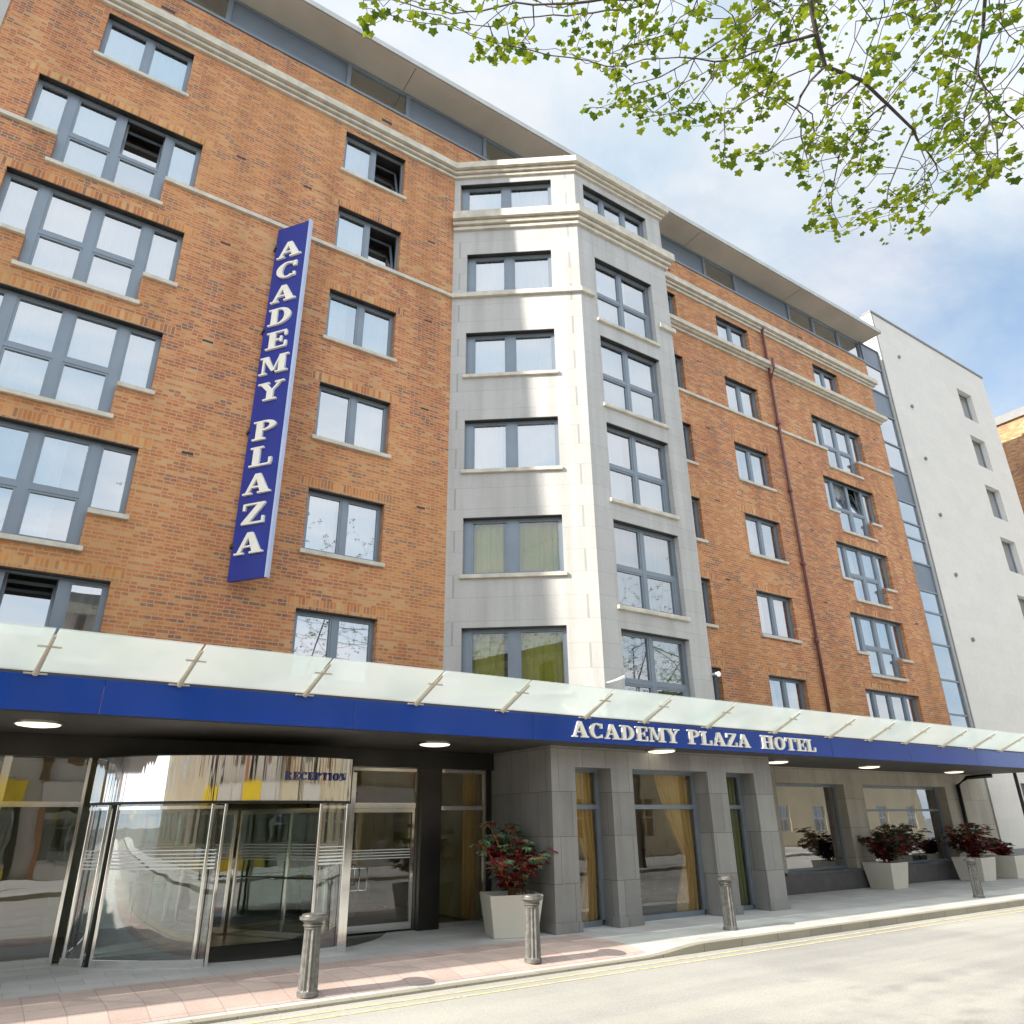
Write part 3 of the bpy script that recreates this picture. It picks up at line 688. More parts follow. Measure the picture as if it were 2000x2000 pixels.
for i, (a, b) in enumerate(ops):
    fb = MB(); pn = MB(); d = .42
    for u0, u1 in ((a, a+.05), (b-.09, b)): fb.box(GB, u0, u1, .10, 2.93, d, d+.09)
    for z0, z1 in ((.0, .10), (2.14, 2.23), (2.86, 2.93)): fb.box(GB, a+.05, b-.09, z0, z1, d, d+.09)
    if i == 1: pass
    pn.face([GB.p(a+.05, .10, d+.05), GB.p(b-.09, .10, d+.05), GB.p(b-.09, 2.14, d+.05), GB.p(a+.05, 2.14, d+.05)])
    pn.face([GB.p(a+.05, 2.23, d+.05), GB.p(b-.09, 2.23, d+.05), GB.p(b-.09, 2.86, d+.05), GB.p(a+.05, 2.86, d+.05)])
    fr = hb(fb, 'shop_window', 'frame')
    o = pn.build('pane', 'shop', fr, recalc=False)
    cu = MB()
    def drape(u0, u1, tie, side, z0=.1, z1=2.9):   # gathered drape, tied back to one side
        n = 26; m_ = 16
        g = [[None]*(m_+1) for _ in range(n+1)]
        for ii in range(n+1):
            for jj in range(m_+1):
                z = z1+(z0-z1)*jj/m_; q = ii/n
                k = 1-.0
                if tie:
                    zt = 1.15
                    pull = 1-abs(z-zt)/(1.8 if z > zt else 2.6); pull = max(0, min(1, pull))**1.4
                    wid = 1-.72*pull
                else: wid = 1
                u = (u1-(1-q)*(u1-u0)*wid) if side > 0 else (u0+q*(u1-u0)*wid)
                g[ii][jj] = GB.p(u, z, d+.14+.05*math.sin(q*46)+.02*math.sin(q*17))
        for ii in range(n):
            for jj in range(m_): cu.face([g[ii][jj], g[ii+1][jj], g[ii+1][jj+1], g[ii][jj+1]])
    if i == 0: drape(a+.05, b-.1, True, 1)
    elif i == 1: drape(b-1.15, b-.12, True, 1); drape(a+.05, a+.45, False, -1)
    else: drape(a+.25, b-.1, False, 1)
    o = cu.build('curtain', 'gold' if i < 2 else 'green', fr, smooth=True)
# right hand ground-floor wall with two shop windows
GR = Pl(0, FY-.03)
rops = [(18.75, 22.0), (23.0, 27.95)]
mb = MB(); wall_sheet(mb, GR, 15.84, XE+1.4, 0, 3.62, [(a, b, .52, 2.88) for a, b in rops], .45); hb(mb, 'limestone_front', 'basewall', recalc=False)
mb = MB(); mb.box(GR, 15.86, 28.0, 0, .46, -.035, .02); mb.box(GR, 18.6, 22.1, .46, .53, -.07, .46); mb.box(GR, 22.9, 28.0, .46, .53, -.07, .46); hb(mb, 'plinth', 'plinth')
for i, (a, b) in enumerate(rops):
    fb = MB(); pn = MB(); d = .32
    jw = .85 if i == 0 else 1.5
    fb.box(GR, a, a+.06, .53, 2.88, d, d+.08)
    for z0, z1 in ((.53, .60), (2.10, 2.17), (2.80, 2.88)):
        if i == 0 and z0 == 2.10: continue
        fb.box(GR, a+.06, b-.06, z0, z1, d, d+.08)
    fb.box(GR, b-.06, b, .53, 2.88, d, d+.08)
    pn.face([GR.p(a+.06, .6, d+.04), GR.p(b-.06, .6, d+.04), GR.p(b-.06, 2.8, d+.04), GR.p(a+.06, 2.8, d+.04)])
    fr = hb(fb, 'shop_window', 'frame'); o = pn.build('pane', 'shopr', fr, recalc=False)
    cu = MB(); n = 60; pr = None
    for k in range(n+1):
        u = b-.08-jw*k/n; dd = d+.2+.05*math.sin(k*.9); q = (GR.p(u, .55, dd), GR.p(u, 2.82, dd))
        if pr: cu.face([pr[0], q[0], q[1], pr[1]])
        pr = q
    o = cu.build('curtain', 'black', fr)
mb = MB(); mb.tube([(29.0, FY-1.2, 3.22), (29.0, FY-.35, 3.2), (28.7, FY-.12, 2.95), (28.7, FY-.12, .0)], .07, 10); hb(mb, 'drainpipe', 'darkframe', smooth=True)
# lobby and bar interior
mb = MB(); mb.face([(XL, FY+.2, .02), (XE, FY+.2, .02), (XE, FY+6, .02), (XL, FY+6, .02)])
mb.face([(9.2, BY+.55, .02), (15.8, BY+.55, .02), (15.8, FY+.2, .02), (9.2, FY+.2, .02)]); hb(mb, 'lobby_floor', 'lobbyfloor', recalc=False)
mb = MB(); mb.face([(XL, FY+6, 0), (XE, FY+6, 0), (XE, FY+6, 3.3), (XL, FY+6, 3.3)]); mb.face([(9.0, FY+.3, 0), (9.0, FY+6, 0), (9.0, FY+6, 3.3), (9.0, FY+.3, 3.3)])
mb.face([(XL, FY+.2, 3.3), (XL, FY+6, 3.3), (XE, FY+6, 3.3), (XE, FY+.2, 3.3)])
hb(mb, 'lobby_wall', 'lobby', recalc=False)
for nm, q in (('reception_counter', (2.0, 5.5, FY+4.6, FY+5.2, .02, 1.15)), ('timber_screen', (5.9, 7.0, FY+2.4, FY+2.6, .02, 2.6)), ('timber_screen', (-2.5, 0.3, FY+2.6, FY+3.0, .02, 2.8)), ('bar_counter', (17, 22.8, FY+3.5, FY+3.9, .02, 1.1))):
    mb = MB(); mb.cube(*q); hb(mb, nm, 'walnut')
for x in (11.6, 17.2, 22.2, 25.8):
    mb = MB(); mb.tube([(x, FY+1.2, .02), (x, FY+1.2, .74)], .04, 8); mb.cube(x-.4, x+.4, FY+.8, FY+1.6, .74, .78)
    hb(mb, 'bar_table', 'walnut')

# entrance glazing wall (plane y = 14.6) left of the granite
GE = Pl(0, FY+.05)
mb = MB(); mb.box(GE, XL, 9.13, 2.97, 3.32, -.12, .15); mb.box(GE, 7.38, 7.84, 0, 2.968, -.14, .2); mb.box(GE, 5.60, 5.86, 0, 2.968, -.05, .12)
mb.box(GE, 9.0, 9.13, 0, 2.968, -.02, .1)
hb(mb, 'entrance_bulkhead', 'darkframe')
fb = MB(); pn = MB()
for a, b in ((7.84, 9.0),): 
    for u0, u1 in ((a, a+.05), (b-.05, b)): fb.box(GE, u0, u1, 0, 2.968, 0, .08)
    for z0, z1 in ((0, .08), (2.16, 2.24), (2.9, 2.968)): fb.box(GE, a+.05, b-.05, z0, z1, 0, .08)
    pn.face([GE.p(a+.05, .08, .04), GE.p(b-.05, .08, .04), GE.p(b-.05, 2.9, .04), GE.p(a+.05, 2.9, .04)])
fr = hb(fb, 'entrance_window', 'chrome'); o = pn.build('pane', 'shop', fr, recalc=False)
cu = MB(); pr = None
for k in range(21):
    u = 8.66+.34*k/20; q = (GE.p(u, .1, .4+.03*math.sin(k)), GE.p(u, 2.95, .4+.03*math.sin(k)))
    if pr: cu.face([pr[0], q[0], q[1], pr[1]])
    pr = q
o = cu.build('curtain', 'gold', fr)
fb = MB(); pn = MB(); lx = [-14, -12.2, -10.4, -8.6, -6.8, -5.0, -3.2, -1.5, .1, 1.28]
for a, b in zip(lx, lx[1:]):
    fb.box(GE, a, a+.06, 0, 2.968, 0, .08); fb.box(GE, b-.001-.05, b-.001, 0, 2.968, 0, .08)
    for z0, z1 in ((0, .10), (2.22, 2.30)): fb.box(GE, a+.06, b-.052, z0, z1, 0, .08)
    pn.face([GE.p(a+.06, .10, .04), GE.p(b-.052, .10, .04), GE.p(b-.052, 2.96, .04), GE.p(a+.06, 2.96, .04)])
fr = hb(fb, 'entrance_window', 'chrome'); o = pn.build('pane', 'doorglass', fr, recalc=False)

# ================================================================ swing door to the right of the drum
def swing(name, x0, x1, label):
    t = empty(name, ((x0+x1)/2, FY+.05, 0), label, 'door'); o = Pl(x0-(x0+x1)/2, 0); w = x1-x0
    fb = MB()
    for a, b in ((0, .05), (w-.05, w)): fb.box(o, a, b, .0, 2.96, 0, .08)
    for z0, z1 in ((2.20, 2.30), (2.90, 2.96)): fb.box(o, .05, w-.05, z0, z1, 0, .08)
    fb.build('frame', 'chrome', t)
    lf = MB()
    for a, b in ((.055, .12), (w-.12, w-.055)): lf.box(o, a, b, .04, 2.195, .01, .06)
    for z0, z1 in ((.04, .16), (2.12, 2.195)): lf.box(o, .12, w-.12, z0, z1, .01, .06)
    L_ = lf.build('door_leaf', 'chrome', t)
    g = MB(); g.face([o.p(.12, .16, .035), o.p(w-.12, .16, .035), o.p(w-.12, 2.12, .035), o.p(.12, 2.12, .035)]); g.build('pane', 'shop', L_, recalc=False)
    g = MB()
    for k in range(4): g.box(o, .13, w-.13, 1.28+.05*k, 1.28+.05*k+.018, .028, .032)
    g.build('frosted_stripe', 'stripe', L_)
    g = MB(); g.tube([o.p(.17, .85, .01), o.p(.17, .85, -.07), o.p(.17, 1.2, -.07), o.p(.17, 1.2, .01)], .014, 8); g.build('handle', 'chrome', L_, smooth=True)
    g = MB(); g.face([o.p(.05, 2.30, .04), o.p(w-.05, 2.30, .04), o.p(w-.05, 2.9, .04), o.p(.05, 2.9, .04)]); g.build('transom_pane', 'shop', t, recalc=False)
    return t
swing('glazed_swing_door', 5.87, 7.37, 'glazed hinged door with steel frame and bar handle beside the dark entrance pillar')

# ================================================================ revolving door
RC = (4.23, 16.07); RR = 3.27
rev = empty('revolving_door', (RC[0], RC[1], 0), 'curved steel and glass revolving door under the canopy lettered RECEPTION', 'revolving door')
def cp(a, r=RR, z=0.): return (r*math.cos(R(a)), r*math.sin(R(a)), z)
def ang(x, y): return math.degrees(math.atan2(y-RC[1], x-RC[0]))
a_l, a_p1, a_p2, a_o, a_r = ang(1.36, 14.45), ang(1.62, 14.1), ang(3.15, 12.98), ang(4.66, 12.83), ang(5.19, 12.94)
def ring(mb, a0, a1, r0, r1, z0, z1, n=24):
    for i in range(n):
        p, q = a0+(a1-a0)*i/n, a0+(a1-a0)*(i+1)/n
        mb.hexa([cp(p, r0, z0), cp(q, r0, z0), cp(q, r1, z0), cp(p, r1, z0), cp(p, r0, z1), cp(q, r0, z1), cp(q, r1, z1), cp(p, r1, z1)])
def smooth_ring(mb, a0, a1, r, z0, z1, n=40):
    idx = []
    for i in range(n+1):
        p = a0+(a1-a0)*i/n; idx.append(len(mb.v)); mb.v += [cp(p, r, z0), cp(p, r, z1)]
    for a, b in zip(idx, idx[1:]): mb.f.append((a, b, b+1, a+1))
hd = MB(); smooth_ring(hd, a_l, a_r, RR+.03, 2.28, 2.965)
header = hd.build('header_band', 'rolled', rev, smooth=True, recalc=False)
hd = MB(); ring(hd, a_l, a_r, RR+.034, RR-.12, 2.24, 2.28); ring(hd, a_l, a_r, RR+.029, RR-.12, 2.965, 2.985); hd.build('header_rim', 'darkframe', rev)
cl_ = MB(); cl_.face([(RC[0]*0+p[0], p[1], 2.975) for p in [cp(a_l+(a_r-a_l)*i/20) for i in range(21)]]+[(1.0, -1.35, 2.975)]); cl_.build('drum_ceiling', 'dark', rev)
def post(a, r=RR, w=.05, z1=2.24, m='chrome'):
    mb = MB(); p = cp(a, r); t = Pl(p[0]-w/2, p[1]-w/2); mb.box(t, 0, w, 0, z1, 0, w); return mb.build('post', m, rev, bevel=.006)
for a in (a_l+1, a_p1, a_p1+3.2, a_p2-3.4, a_p2): post(a)
post(a_r, w=.09); post(a_o, w=.05)
for a in (a_l+2.2, a_p1+1.4, a_p2-2.2, a_r-1.8): post(a, RR-.03, .055, 2.24, 'darkframe')
def cpanel(a0, a1):
    g = MB(); smooth_ring(g, a0, a1, RR, .10, 2.24, 16); o = g.build('curved_pane', 'doorglass', rev, smooth=True, recalc=False)
    g = MB(); ring(g, a0, a1, RR+.02, RR-.03, 0, .10, 14); ring(g, a0, a1, RR+.015, RR-.015, 2.16, 2.21, 14); g.build('rail', 'chrome', o)
    g = MB()
    for k in range(6): ring(g, a0+.4, a1-.4, RR+.006, RR+.003, 1.30+.052*k, 1.30+.052*k+(.026 if k < 3 else .014), 12)
    g.build('frosted_stripe', 'stripe', o)
cpanel(a_p1+3.2, a_p2-.6); cpanel(a_l, a_p1); cpanel(a_o, a_r)
# right screen returning to the wall, edge on to the street
g = MB(); px, py = 5.24-RC[0], 12.97-RC[1]; wl = FY+.05-RC[1]
g.face([(px, py, .1), (px+.25, wl, .1), (px+.25, wl, 2.9), (px, py, 2.9)]); sc_ = g.build('side_screen', 'doorglass', rev, recalc=False)
g = MB(); g.cube(px-.02, px+.06, py-.05, py+.02, 0, 2.75); g.cube(px+.22, px+.29, wl-.08, wl, 0, 2.96); g.build('post', 'chrome', rev)
g = MB(); 
for dx in (.12, .26): g.tube([(px+.05, py-.0, .88), (px+dx+.1, py-.05, .88), (px+dx+.1, py-.05, 1.22), (px+.05, py, 1.22)], .014, 8)
g.build('pull_handle', 'chrome', rev, smooth=True)
# rotor with four wings
rot = MB(); rot.tube([(0, .2, 0), (0, .2, 2.24)], .06, 12); rt = rot.build('rotor_column', 'chrome', rev, smooth=True)
for k in range(4):
    a = 28+90*k; c, s_ = math.cos(R(a)), math.sin(R(a)); o = Pl(0, .2, c, s_)
    g = MB(); W = 2.85
    for u0, u1 in ((.06, .11), (W-.06, W), (W/2-.03, W/2+.03)): g.box(o, u0, u1, .03, 2.2, -.02, .02)
    for z0, z1 in ((.03, .12), (2.12, 2.2)): g.box(o, .11, W/2-.03, z0, z1, -.019, .019); g.box(o, W/2+.03, W-.06, z0, z1, -.019, .019)
    g.tube([o.p(.2, 1.0, -.06), o.p(W-.12, 1.0, -.06)], .014, 8)
    wg = g.build('door_wing', 'chrome', rev)
    g = MB(); g.face([o.p(.11, .12), o.p(W-.06, .12), o.p(W-.06, 2.12), o.p(.11, 2.12)]); g.build('pane', 'doorglass', wg, recalc=False)
    g = MB()
    for q in range(6): g.box(o, .14, W-.1, 1.30+.052*q, 1.30+.052*q+.02, -.004, .004)
    g.build('frosted_stripe', 'stripe', wg)
# inner drum wall at the back, pale
g = MB(); smooth_ring(g, 20, 160, RR-.1, .0, 2.3, 20); g.build('inner_drum_wall', 'camw', rev, smooth=True, recalc=False)
g = MB(); ring(g, 0, 360, 2.95, 0.0, .004, .008, 36); g.build('floor_mat', 'dark', rev)
# RECEPTION lettering on the header
word = 'RECEPTION'; a = ang(3.98, 12.81)
for ch in word:
    adv = GL[ch][0]; h = .125; w_ = adv*h*.92; p = cp(a, RR+.06); tdir = (-math.sin(R(a)), math.cos(R(a)))
    letter(ch, Pl(p[0], p[1], tdir[0], tdir[1]), 0, 2.60, w_, h, -.0, .012, 'navyletter', rev)
    a += math.degrees((w_+.022)/RR)

# ================================================================ canopy
KY = 11.75; K0, K1 = -9.0, 30.2; CQ = KY/11.0; C0, C1 = 3.34, 3.815
can = empty('entrance_canopy', (9, KY, C0), 'long blue fascia canopy with frosted glass visor along the pavement', 'canopy')
def cb(mb, name, m, parent=None, **k):
    o = mb.build(name, m, **k)
    if parent is None: o.parent = can; o.location = (-9, -KY, -C0)
    else: o.parent = parent
    return o
KP = Pl(0, KY)
seams = [K0, -6.2, -2.6, 1.0, 4.7, 8.3, 17.6, 21.2, 24.9, 28.5, K1]
for a, b in zip(seams, seams[1:]):
    mb = MB(); mb.box(KP, a+.003, b-.003, C0, C1-.005, 0, .05); cb(mb, 'fascia', 'blue', bevel=.004)
mb = MB(); mb.box(KP, K0, K1, C0-.015, C0+.008, .052, BY-KY); mb.box(KP, K0, 9.15, C0-.0149, C0+.0081, BY-KY, FY-KY-.0); mb.box(KP, 15.84, K1, C0-.0149, C0+.0081, BY-KY, FY-KY-.04)
cb(mb, 'soffit', 'dark')
mb = MB(); mb.box(KP, K0, K1, C1+.005, C1+.04, .052, BY-KY-.01); cb(mb, 'deck', 'dark')
mb = MB(); mb.box(KP, K0-.03, K0, C0, C1, 0, FY-KY); cb(mb, 'end_panel', 'blue')
mb = MB(); mb.box(KP, K1, K1+.03, C0, C1, 0, FY-KY-.05); cb(mb, 'end_panel', 'blue')
bars = [-8.6, -6.8, -5.1, -3.35, -1.65, .14, 1.83, 3.59, 5.43, 7.1, 8.94, 10.42, 12.2, 14.35, 16.4, 18.03, 19.65, 21.47, 23.04, 24.73, 26.4]
bars = [x*CQ for x in bars]
G0, G1 = (KY-.02, C1+.03), (10.22*CQ, 1.9+2.205*CQ)      # glass from the fascia top out and up
ge = [K0]+bars+[K1]
SK = .12
for a, b in zip(ge, ge[1:]):
    g = MB(); th = .018
    sa = 0 if a == K0 else SK; sb = 0 if b == K1 else SK
    c = [(a+.02, *G0), (b-.02, *G0), (b-.02+sb, *G1), (a+.02+sa, *G1)]
    g.hexa(c+[(x, y, z+th) for x, y, z in c]); cb(g, 'glass_panel', 'cglass')
for a in bars:
    g = MB(); dy, dz = G1[0]-KY, G1[1]-C1
    g.tube([(a, KY-.03, C1-.005), (a+SK*.9, KY+dy*.92, C1+dz*.92-.035)], [.040, .022], 8)
    g.cube(a-.14, a+.14, KY-.05, KY-.003, C1-.012, C1+.008)
    q = .66; cx, cy, cz = a+SK*q, KY-.03+dy*q, C1+dz*q-.03
    g.tube([(cx-.14, cy, cz), (cx+.14, cy, cz)], .014, 6)
    cb(g, 'bracket', 'beige')
for x, y in ((.33, 12.1), (6.42, 12.15), (11.2, 11.4), (16.05, 12.3), (20.14, 12.4), (25.1, 12.64)):
    x *= 1.0665; y *= 1.0665
    if 10 < x < 13: y = 12.1
    g = MB(); n = 24
    g.tube([(x, y, C0-.016), (x, y, C0-.05)], .31, n); o = cb(g, 'downlight', 'brushed')
    g = MB(); g.tube([(x, y, C0-.0505), (x, y, C0-.065), (x, y, C0-.08)], [.29, .27, .17], n); o2 = g.build('diffuser', 'lamp', o, smooth=True)
for word, x0, x1 in (('ACADEMY', 8.62, 11.36), ('PLAZA', 11.62, 13.50), ('HOTEL', 13.90, 15.80)):
    x0 *= CQ; x1 *= CQ
    tot = sum(GL[c][0] for c in word)+.10*(len(word)-1); k = (x1-x0)/tot; x = x0
    for i, ch in enumerate(word):
        hh = .305 if i == 0 else .29
        o = letter(ch, KP, x, 1.9+(3.335-1.9)*CQ, GL[ch][0]*k*1.03, hh, -.045, .045, 'letter', can); o.location = (-9, -KY, -C0)
        x += (GL[ch][0]+.10)*k

# ================================================================ vertical blade sign
A_, B_, B2, C_ = (2.96, 14.42), (3.48, 13.70), (3.545, 13.73), (3.05, 14.42)
sg = empty('hotel_sign', (3.48, 14.5, 6.28), 'tall blue vertical sign with white letters standing out from the brick wall', 'sign')
mb = MB(); mb.prism([A_, B_, B2, C_], 6.28, 15.18)
o = mb.build('sign_box', 'signblue', sg); o.location = (-3.48, -14.5, -6.28)
mb = MB(); mb.prism([(B_[0]-.012, B_[1]-.012), (B_[0]+.02, B_[1]-.05), (B2[0]+.03, B2[1]-.02), (B2[0]+.006, B2[1]+.01)], 6.27, 15.2)
o = mb.build('edge_trim', 'trimblue', sg); o.location = (-3.48, -14.5, -6.28)
mb = MB()
for z in (7, 9.6, 12.2, 14.6): mb = MB(); mb.cube(2.94, 3.08, 14.38, 14.56, z, z+.08); o = mb.build('bracket', 'darkframe', sg); o.location = (-3.48, -14.5, -6.28)
SP = Pl(A_[0], A_[1], B_[0]-A_[0], B_[1]-A_[1]); SL = math.hypot(B_[0]-A_[0], B_[1]-A_[1])
SP2 = Pl(B2[0], B2[1], C_[0]-B2[0], C_[1]-B2[1])
zc = [14.42, 13.80, 13.13, 12.49, 11.84, 11.19, 10.51, 9.56, 8.94, 8.31, 7.65, 7.02]
for ch, z in zip('ACADEMYPLAZA', zc):
    h = .45; w_ = min(.74, GL[ch][0]*.66)
    for sp in (SP, SP2):
        o = letter(ch, sp, SL/2-w_/2, z-h/2, w_, h, -.05, .05, 'letter', sg); o.location = (-3.48, -14.5, -6.28)

# ================================================================ bollards
def bollard_proto():
    t = empty('bollard')
    prof = [(0, .135), (.05, .135), (.06, .118), (.09, .114)]
    mb = MB(); n = 48
    rows = [(0, .135, 0), (.045, .135, 0), (.055, .12, 0), (.075, .118, 1), (.35, .112, 1), (.70, .102, 1), (.735, .102, 1), (.74, .108, 0), (.76, .108, 0)]
    def lathe(mb, rows):
        rings = []
        for z, r, fl in rows:
            b = len(mb.v)
            for k in range(n):
                rr = 1.03*r*(1-.17*(.5+.5*math.cos(12*2*math.pi*k/n))) if fl else r
                mb.v.append((rr*math.cos(2*math.pi*k/n), rr*math.sin(2*math.pi*k/n), z))
            rings.append(b)
        for a, b in zip(rings, rings[1:]):
            for k in range(n): mb.f.append((a+k, a+(k+1) % n, b+(k+1) % n, b+k))
        mb.f.append(tuple(rings[-1]+k for k in range(n)))
    lathe(mb, rows); mb.build('shaft', 'iron', t)
    mb = MB(); lathe(mb, [(.76, .100, 0), (.775, .125, 0), (.79, .125, 0), (.795, .108, 0), (.82, .125, 0), (.845, .168, 0), (.85, .178, 0), (.88, .178, 0), (.884, .150, 0), (.905, .145, 0), (.91, .12, 0)])
    mb.build('capital', 'iron', t, smooth=False); return t
b0 = bollard_proto()
bl = ['fluted grey cast iron bollard in front of the revolving door', 'fluted grey cast iron bollard in front of the large cream planter',
      'fluted grey cast iron bollard in front of the granite piers', 'fluted grey cast iron bollard on the kerb in front of the far planters']
for i, (x, y) in enumerate(((3.82, 10.45), (7.36, 10.56), (12.1, 10.85), (21.58, 10.97))):
    o = b0 if i == 0 else copy_tree(b0)
    o.location = (x, y, pz(x, y)); o.rotation_euler = (0, 0, i*.7); tag(o, bl[i], 'bollard', 'fluted bollards along the kerb')

# ================================================================ planters and shrubs
def planter(x, y, rz, s, label):
    t = empty('planter', (x, y, pz(x, y)), label, 'planter', 'square cream planters'); t.rotation_euler = (0, 0, rz)
    h = .69; a, b = .40*s, .50*s; w = .05
    mb = MB(); P = lambda r, z: [(-r, -r, z), (r, -r, z), (r, r, z), (-r, r, z)]
    c = P(a, 0)+P(b, h)+P(b-w, h)+P(b-w-.02, h-.12); mb.v += c
    for q in range(3):
        for k in range(4): mb.f.append((4*q+k, 4*q+(k+1) % 4, 4*q+4+(k+1) % 4, 4*q+4+k))
    mb.f.append((3, 2, 1, 0)); mb.build('pot', 'pot', t, bevel=.008)
    mb = MB(); mb.face(P(b-w-.01, h-.08)); mb.build('soil', 'soil', t, recalc=False)
    return t
def palmate(mb, c, d, up, size, lobes=7):
    d = Vector(d).normalized(); up = Vector(up).normalized(); sd_ = d.cross(up).normalized(); up = sd_.cross(d)
    c = Vector(c); i0 = len(mb.v); mb.v.append(tuple(c)); n = lobes
    pts = []
    for k in range(n):
        a = R(-115+230*k/(n-1)); r = size*(1-.35*abs(k-(n-1)/2)/((n-1)/2))
        tip = c+d*(r*math.cos(a))+sd_*(r*math.sin(a))-up*(.18*r)
        pts.append(tip)
        if k < n-1:
            a2 = R(-115+230*(k+.5)/(n-1)); r2 = size*.5; pts.append(c+d*(r2*math.cos(a2))+sd_*(r2*math.sin(a2))+up*.03*size)
    for p in pts: mb.v.append(tuple(p))
    for k in range(len(pts)-1): mb.f.append((i0, i0+1+k, i0+2+k))
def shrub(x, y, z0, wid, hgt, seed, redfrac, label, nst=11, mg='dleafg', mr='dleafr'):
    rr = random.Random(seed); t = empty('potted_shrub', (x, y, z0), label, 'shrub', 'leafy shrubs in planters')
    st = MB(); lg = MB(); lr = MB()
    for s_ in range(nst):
        a = rr.uniform(0, 6.28); reach = wid/2*rr.uniform(.25, 1)**.7; top = hgt*rr.uniform(.55, 1)*(1-.35*(reach/(wid/2))**2)
        p = [(0.05*math.cos(a), .05*math.sin(a), -.06)]
        for k in range(1, 6):
            q = k/5; p.append((reach*q**1.2*math.cos(a+.3*q), reach*q**1.2*math.sin(a+.3*q), top*q**.8))
        st.tube(p, [.016, .014, .012, .010, .008, .005], 6)
        for k in range(1, 6):
            for m_ in range(8 if k > 1 else 4):
                b = Vector(p[k]); aa = rr.uniform(0, 6.28); el = rr.uniform(-.2, .8)
                dr = Vector((math.cos(aa)*math.cos(el), math.sin(aa)*math.cos(el), math.sin(el))); ln = rr.uniform(.06, .2)
                c = b+dr*ln
                st.tube([tuple(b), tuple(c)], [.005, .004], 4, False)
                sz = rr.uniform(.10, .19); red = rr.random() < redfrac*(1.3 if c.z < hgt*.6 else .6)
                palmate(lr if red else lg, c, (math.cos(aa), math.sin(aa), rr.uniform(-.5, .1)), (rr.uniform(-.3, .3), rr.uniform(-.5, .1), 1), sz)
    st.build('stem', 'stem', t, recalc=False); lg.build('foliage', mg, t, recalc=False)
    tag(lr.build('foliage', mr, t, recalc=False), 'dark red leaves')
    return t
planter(8.48, 12.86, R(-20), 1.0, 'large cream square planter between the entrance window and the bollard')
shrub(8.46, 12.78, .62, 1.72, 1.36, 4, .42, 'green and red palmate shrub in the large planter by the entrance', 16, 'pleafg', 'pleafr')
planter(22.6, 14.0, 0, .92, 'cream square planter under the right hand restaurant windows')
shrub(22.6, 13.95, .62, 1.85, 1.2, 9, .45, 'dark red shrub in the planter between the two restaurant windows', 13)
planter(27.25, 13.75, 0, .95, 'cream square planter behind the farthest bollard')
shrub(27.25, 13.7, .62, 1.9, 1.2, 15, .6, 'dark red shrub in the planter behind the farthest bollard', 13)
planter(29.15, 13.6, 0, .95, 'sunlit cream planter at the far end of the hotel front')
shrub(29.15, 13.6, .62, 1.3, .7, 21, .9, 'low red shrub in the last planter at the far end of the hotel', 7)

# ================================================================ white building, brick building beyond
wb = empty('office_building', (36, FY, 0), 'off-white rendered building with narrow slit windows right of the hotel', 'building')
W = Pl(0, FY-.06); wx0, wx1 = 31.0, 41.9
slits = [(38.25, 39.75, z-1.75, z) for z in (22.9, 20.08, 17.25, 14.43, 11.5, 8.7)]
gd = [(33.6, 36.6, .0, 3.1), (37.6, 40.9, 0., 3.1)]
def wbb(mb, name, m, parent=wb, **k):
    o = mb.build(name, m, **k); o.parent = parent
    if parent is wb: o.location = (-36, -FY, 0)
    return o
mb = MB(); wall_sheet(mb, W, wx0, wx1, 0, 24.75, slits+gd, .32)
mb.face([(wx0, FY-.06, 0), (wx0, FY-.06, 24.75), (wx0, FY+14, 24.75), (wx0, FY+14, 0)]); mb.face([(wx1, FY-.06, 0), (wx1, FY+14, 0), (wx1, FY+14, 24.75), (wx1, FY-.06, 24.75)])
mb.face([(wx0, FY+14, 0), (wx0, FY+14, 24.75), (wx1, FY+14, 24.75), (wx1, FY+14, 0)]); mb.face([(wx0, FY-.06, 24.75), (wx1, FY-.06, 24.75), (wx1, FY+14, 24.75), (wx0, FY+14, 24.75)])
wbb(mb, 'wall', 'white', recalc=False)
mb = MB(); mb.box(W, wx0-.03, wx1+.03, 24.755, 24.86, -.05, .4); wbb(mb, 'coping', 'slab')
mb = MB(); mb.box(W, wx0+.02, wx0+.10, 3.4, 24.7, -.03, .0); wbb(mb, 'edge_channel', 'slab')
for a, b, z0, z1 in slits:
    fb = MB()
    for u0, u1 in ((a+.4, a+.46), (b-.06, b)): fb.box(W, u0, u1, z0, z1, .24, .32)
    fb.box(W, a, a+.4, z0, z1, .25, .32)
    for q0, q1 in ((z0, z0+.06), (z1-.06, z1)): fb.box(W, a+.46, b-.06, q0, q1, .24, .32)
    fr = wbb(fb, 'window', 'frame'); g = MB(); g.face([W.p(a+.46, z0+.06, .28), W.p(b-.06, z0+.06, .28), W.p(b-.06, z1-.06, .28), W.p(a+.46, z1-.06, .28)])
    o = g.build('pane', 'glass', fr, recalc=False)
    g = MB(); g.face([W.p(a, z0, .9), W.p(b, z0, .9), W.p(b, z1, .9), W.p(a, z1, .9)]); o = g.build('blind', 'net', fr, recalc=False)
for z in (22.77, 19.95, 17.16, 14.34, 11.53, 8.7):
    g = MB(); g.tube([W.p(32.74, z, 0.01), W.p(32.74, z, -.07)], [.08, .09], 14); g.tube([W.p(32.74, z, -.071), W.p(32.74, z-.0, -.075)], [.06, .055], 14); wbb(g, 'vent', 'slab')
mb = MB()
for a, b, z0, z1 in gd:
    mb.face([W.p(a, z0, .3), W.p(b, z0, .3), W.p(b, z1, .3), W.p(a, z1, .3)])
wbb(mb, 'service_door', 'darkframe', recalc=False)
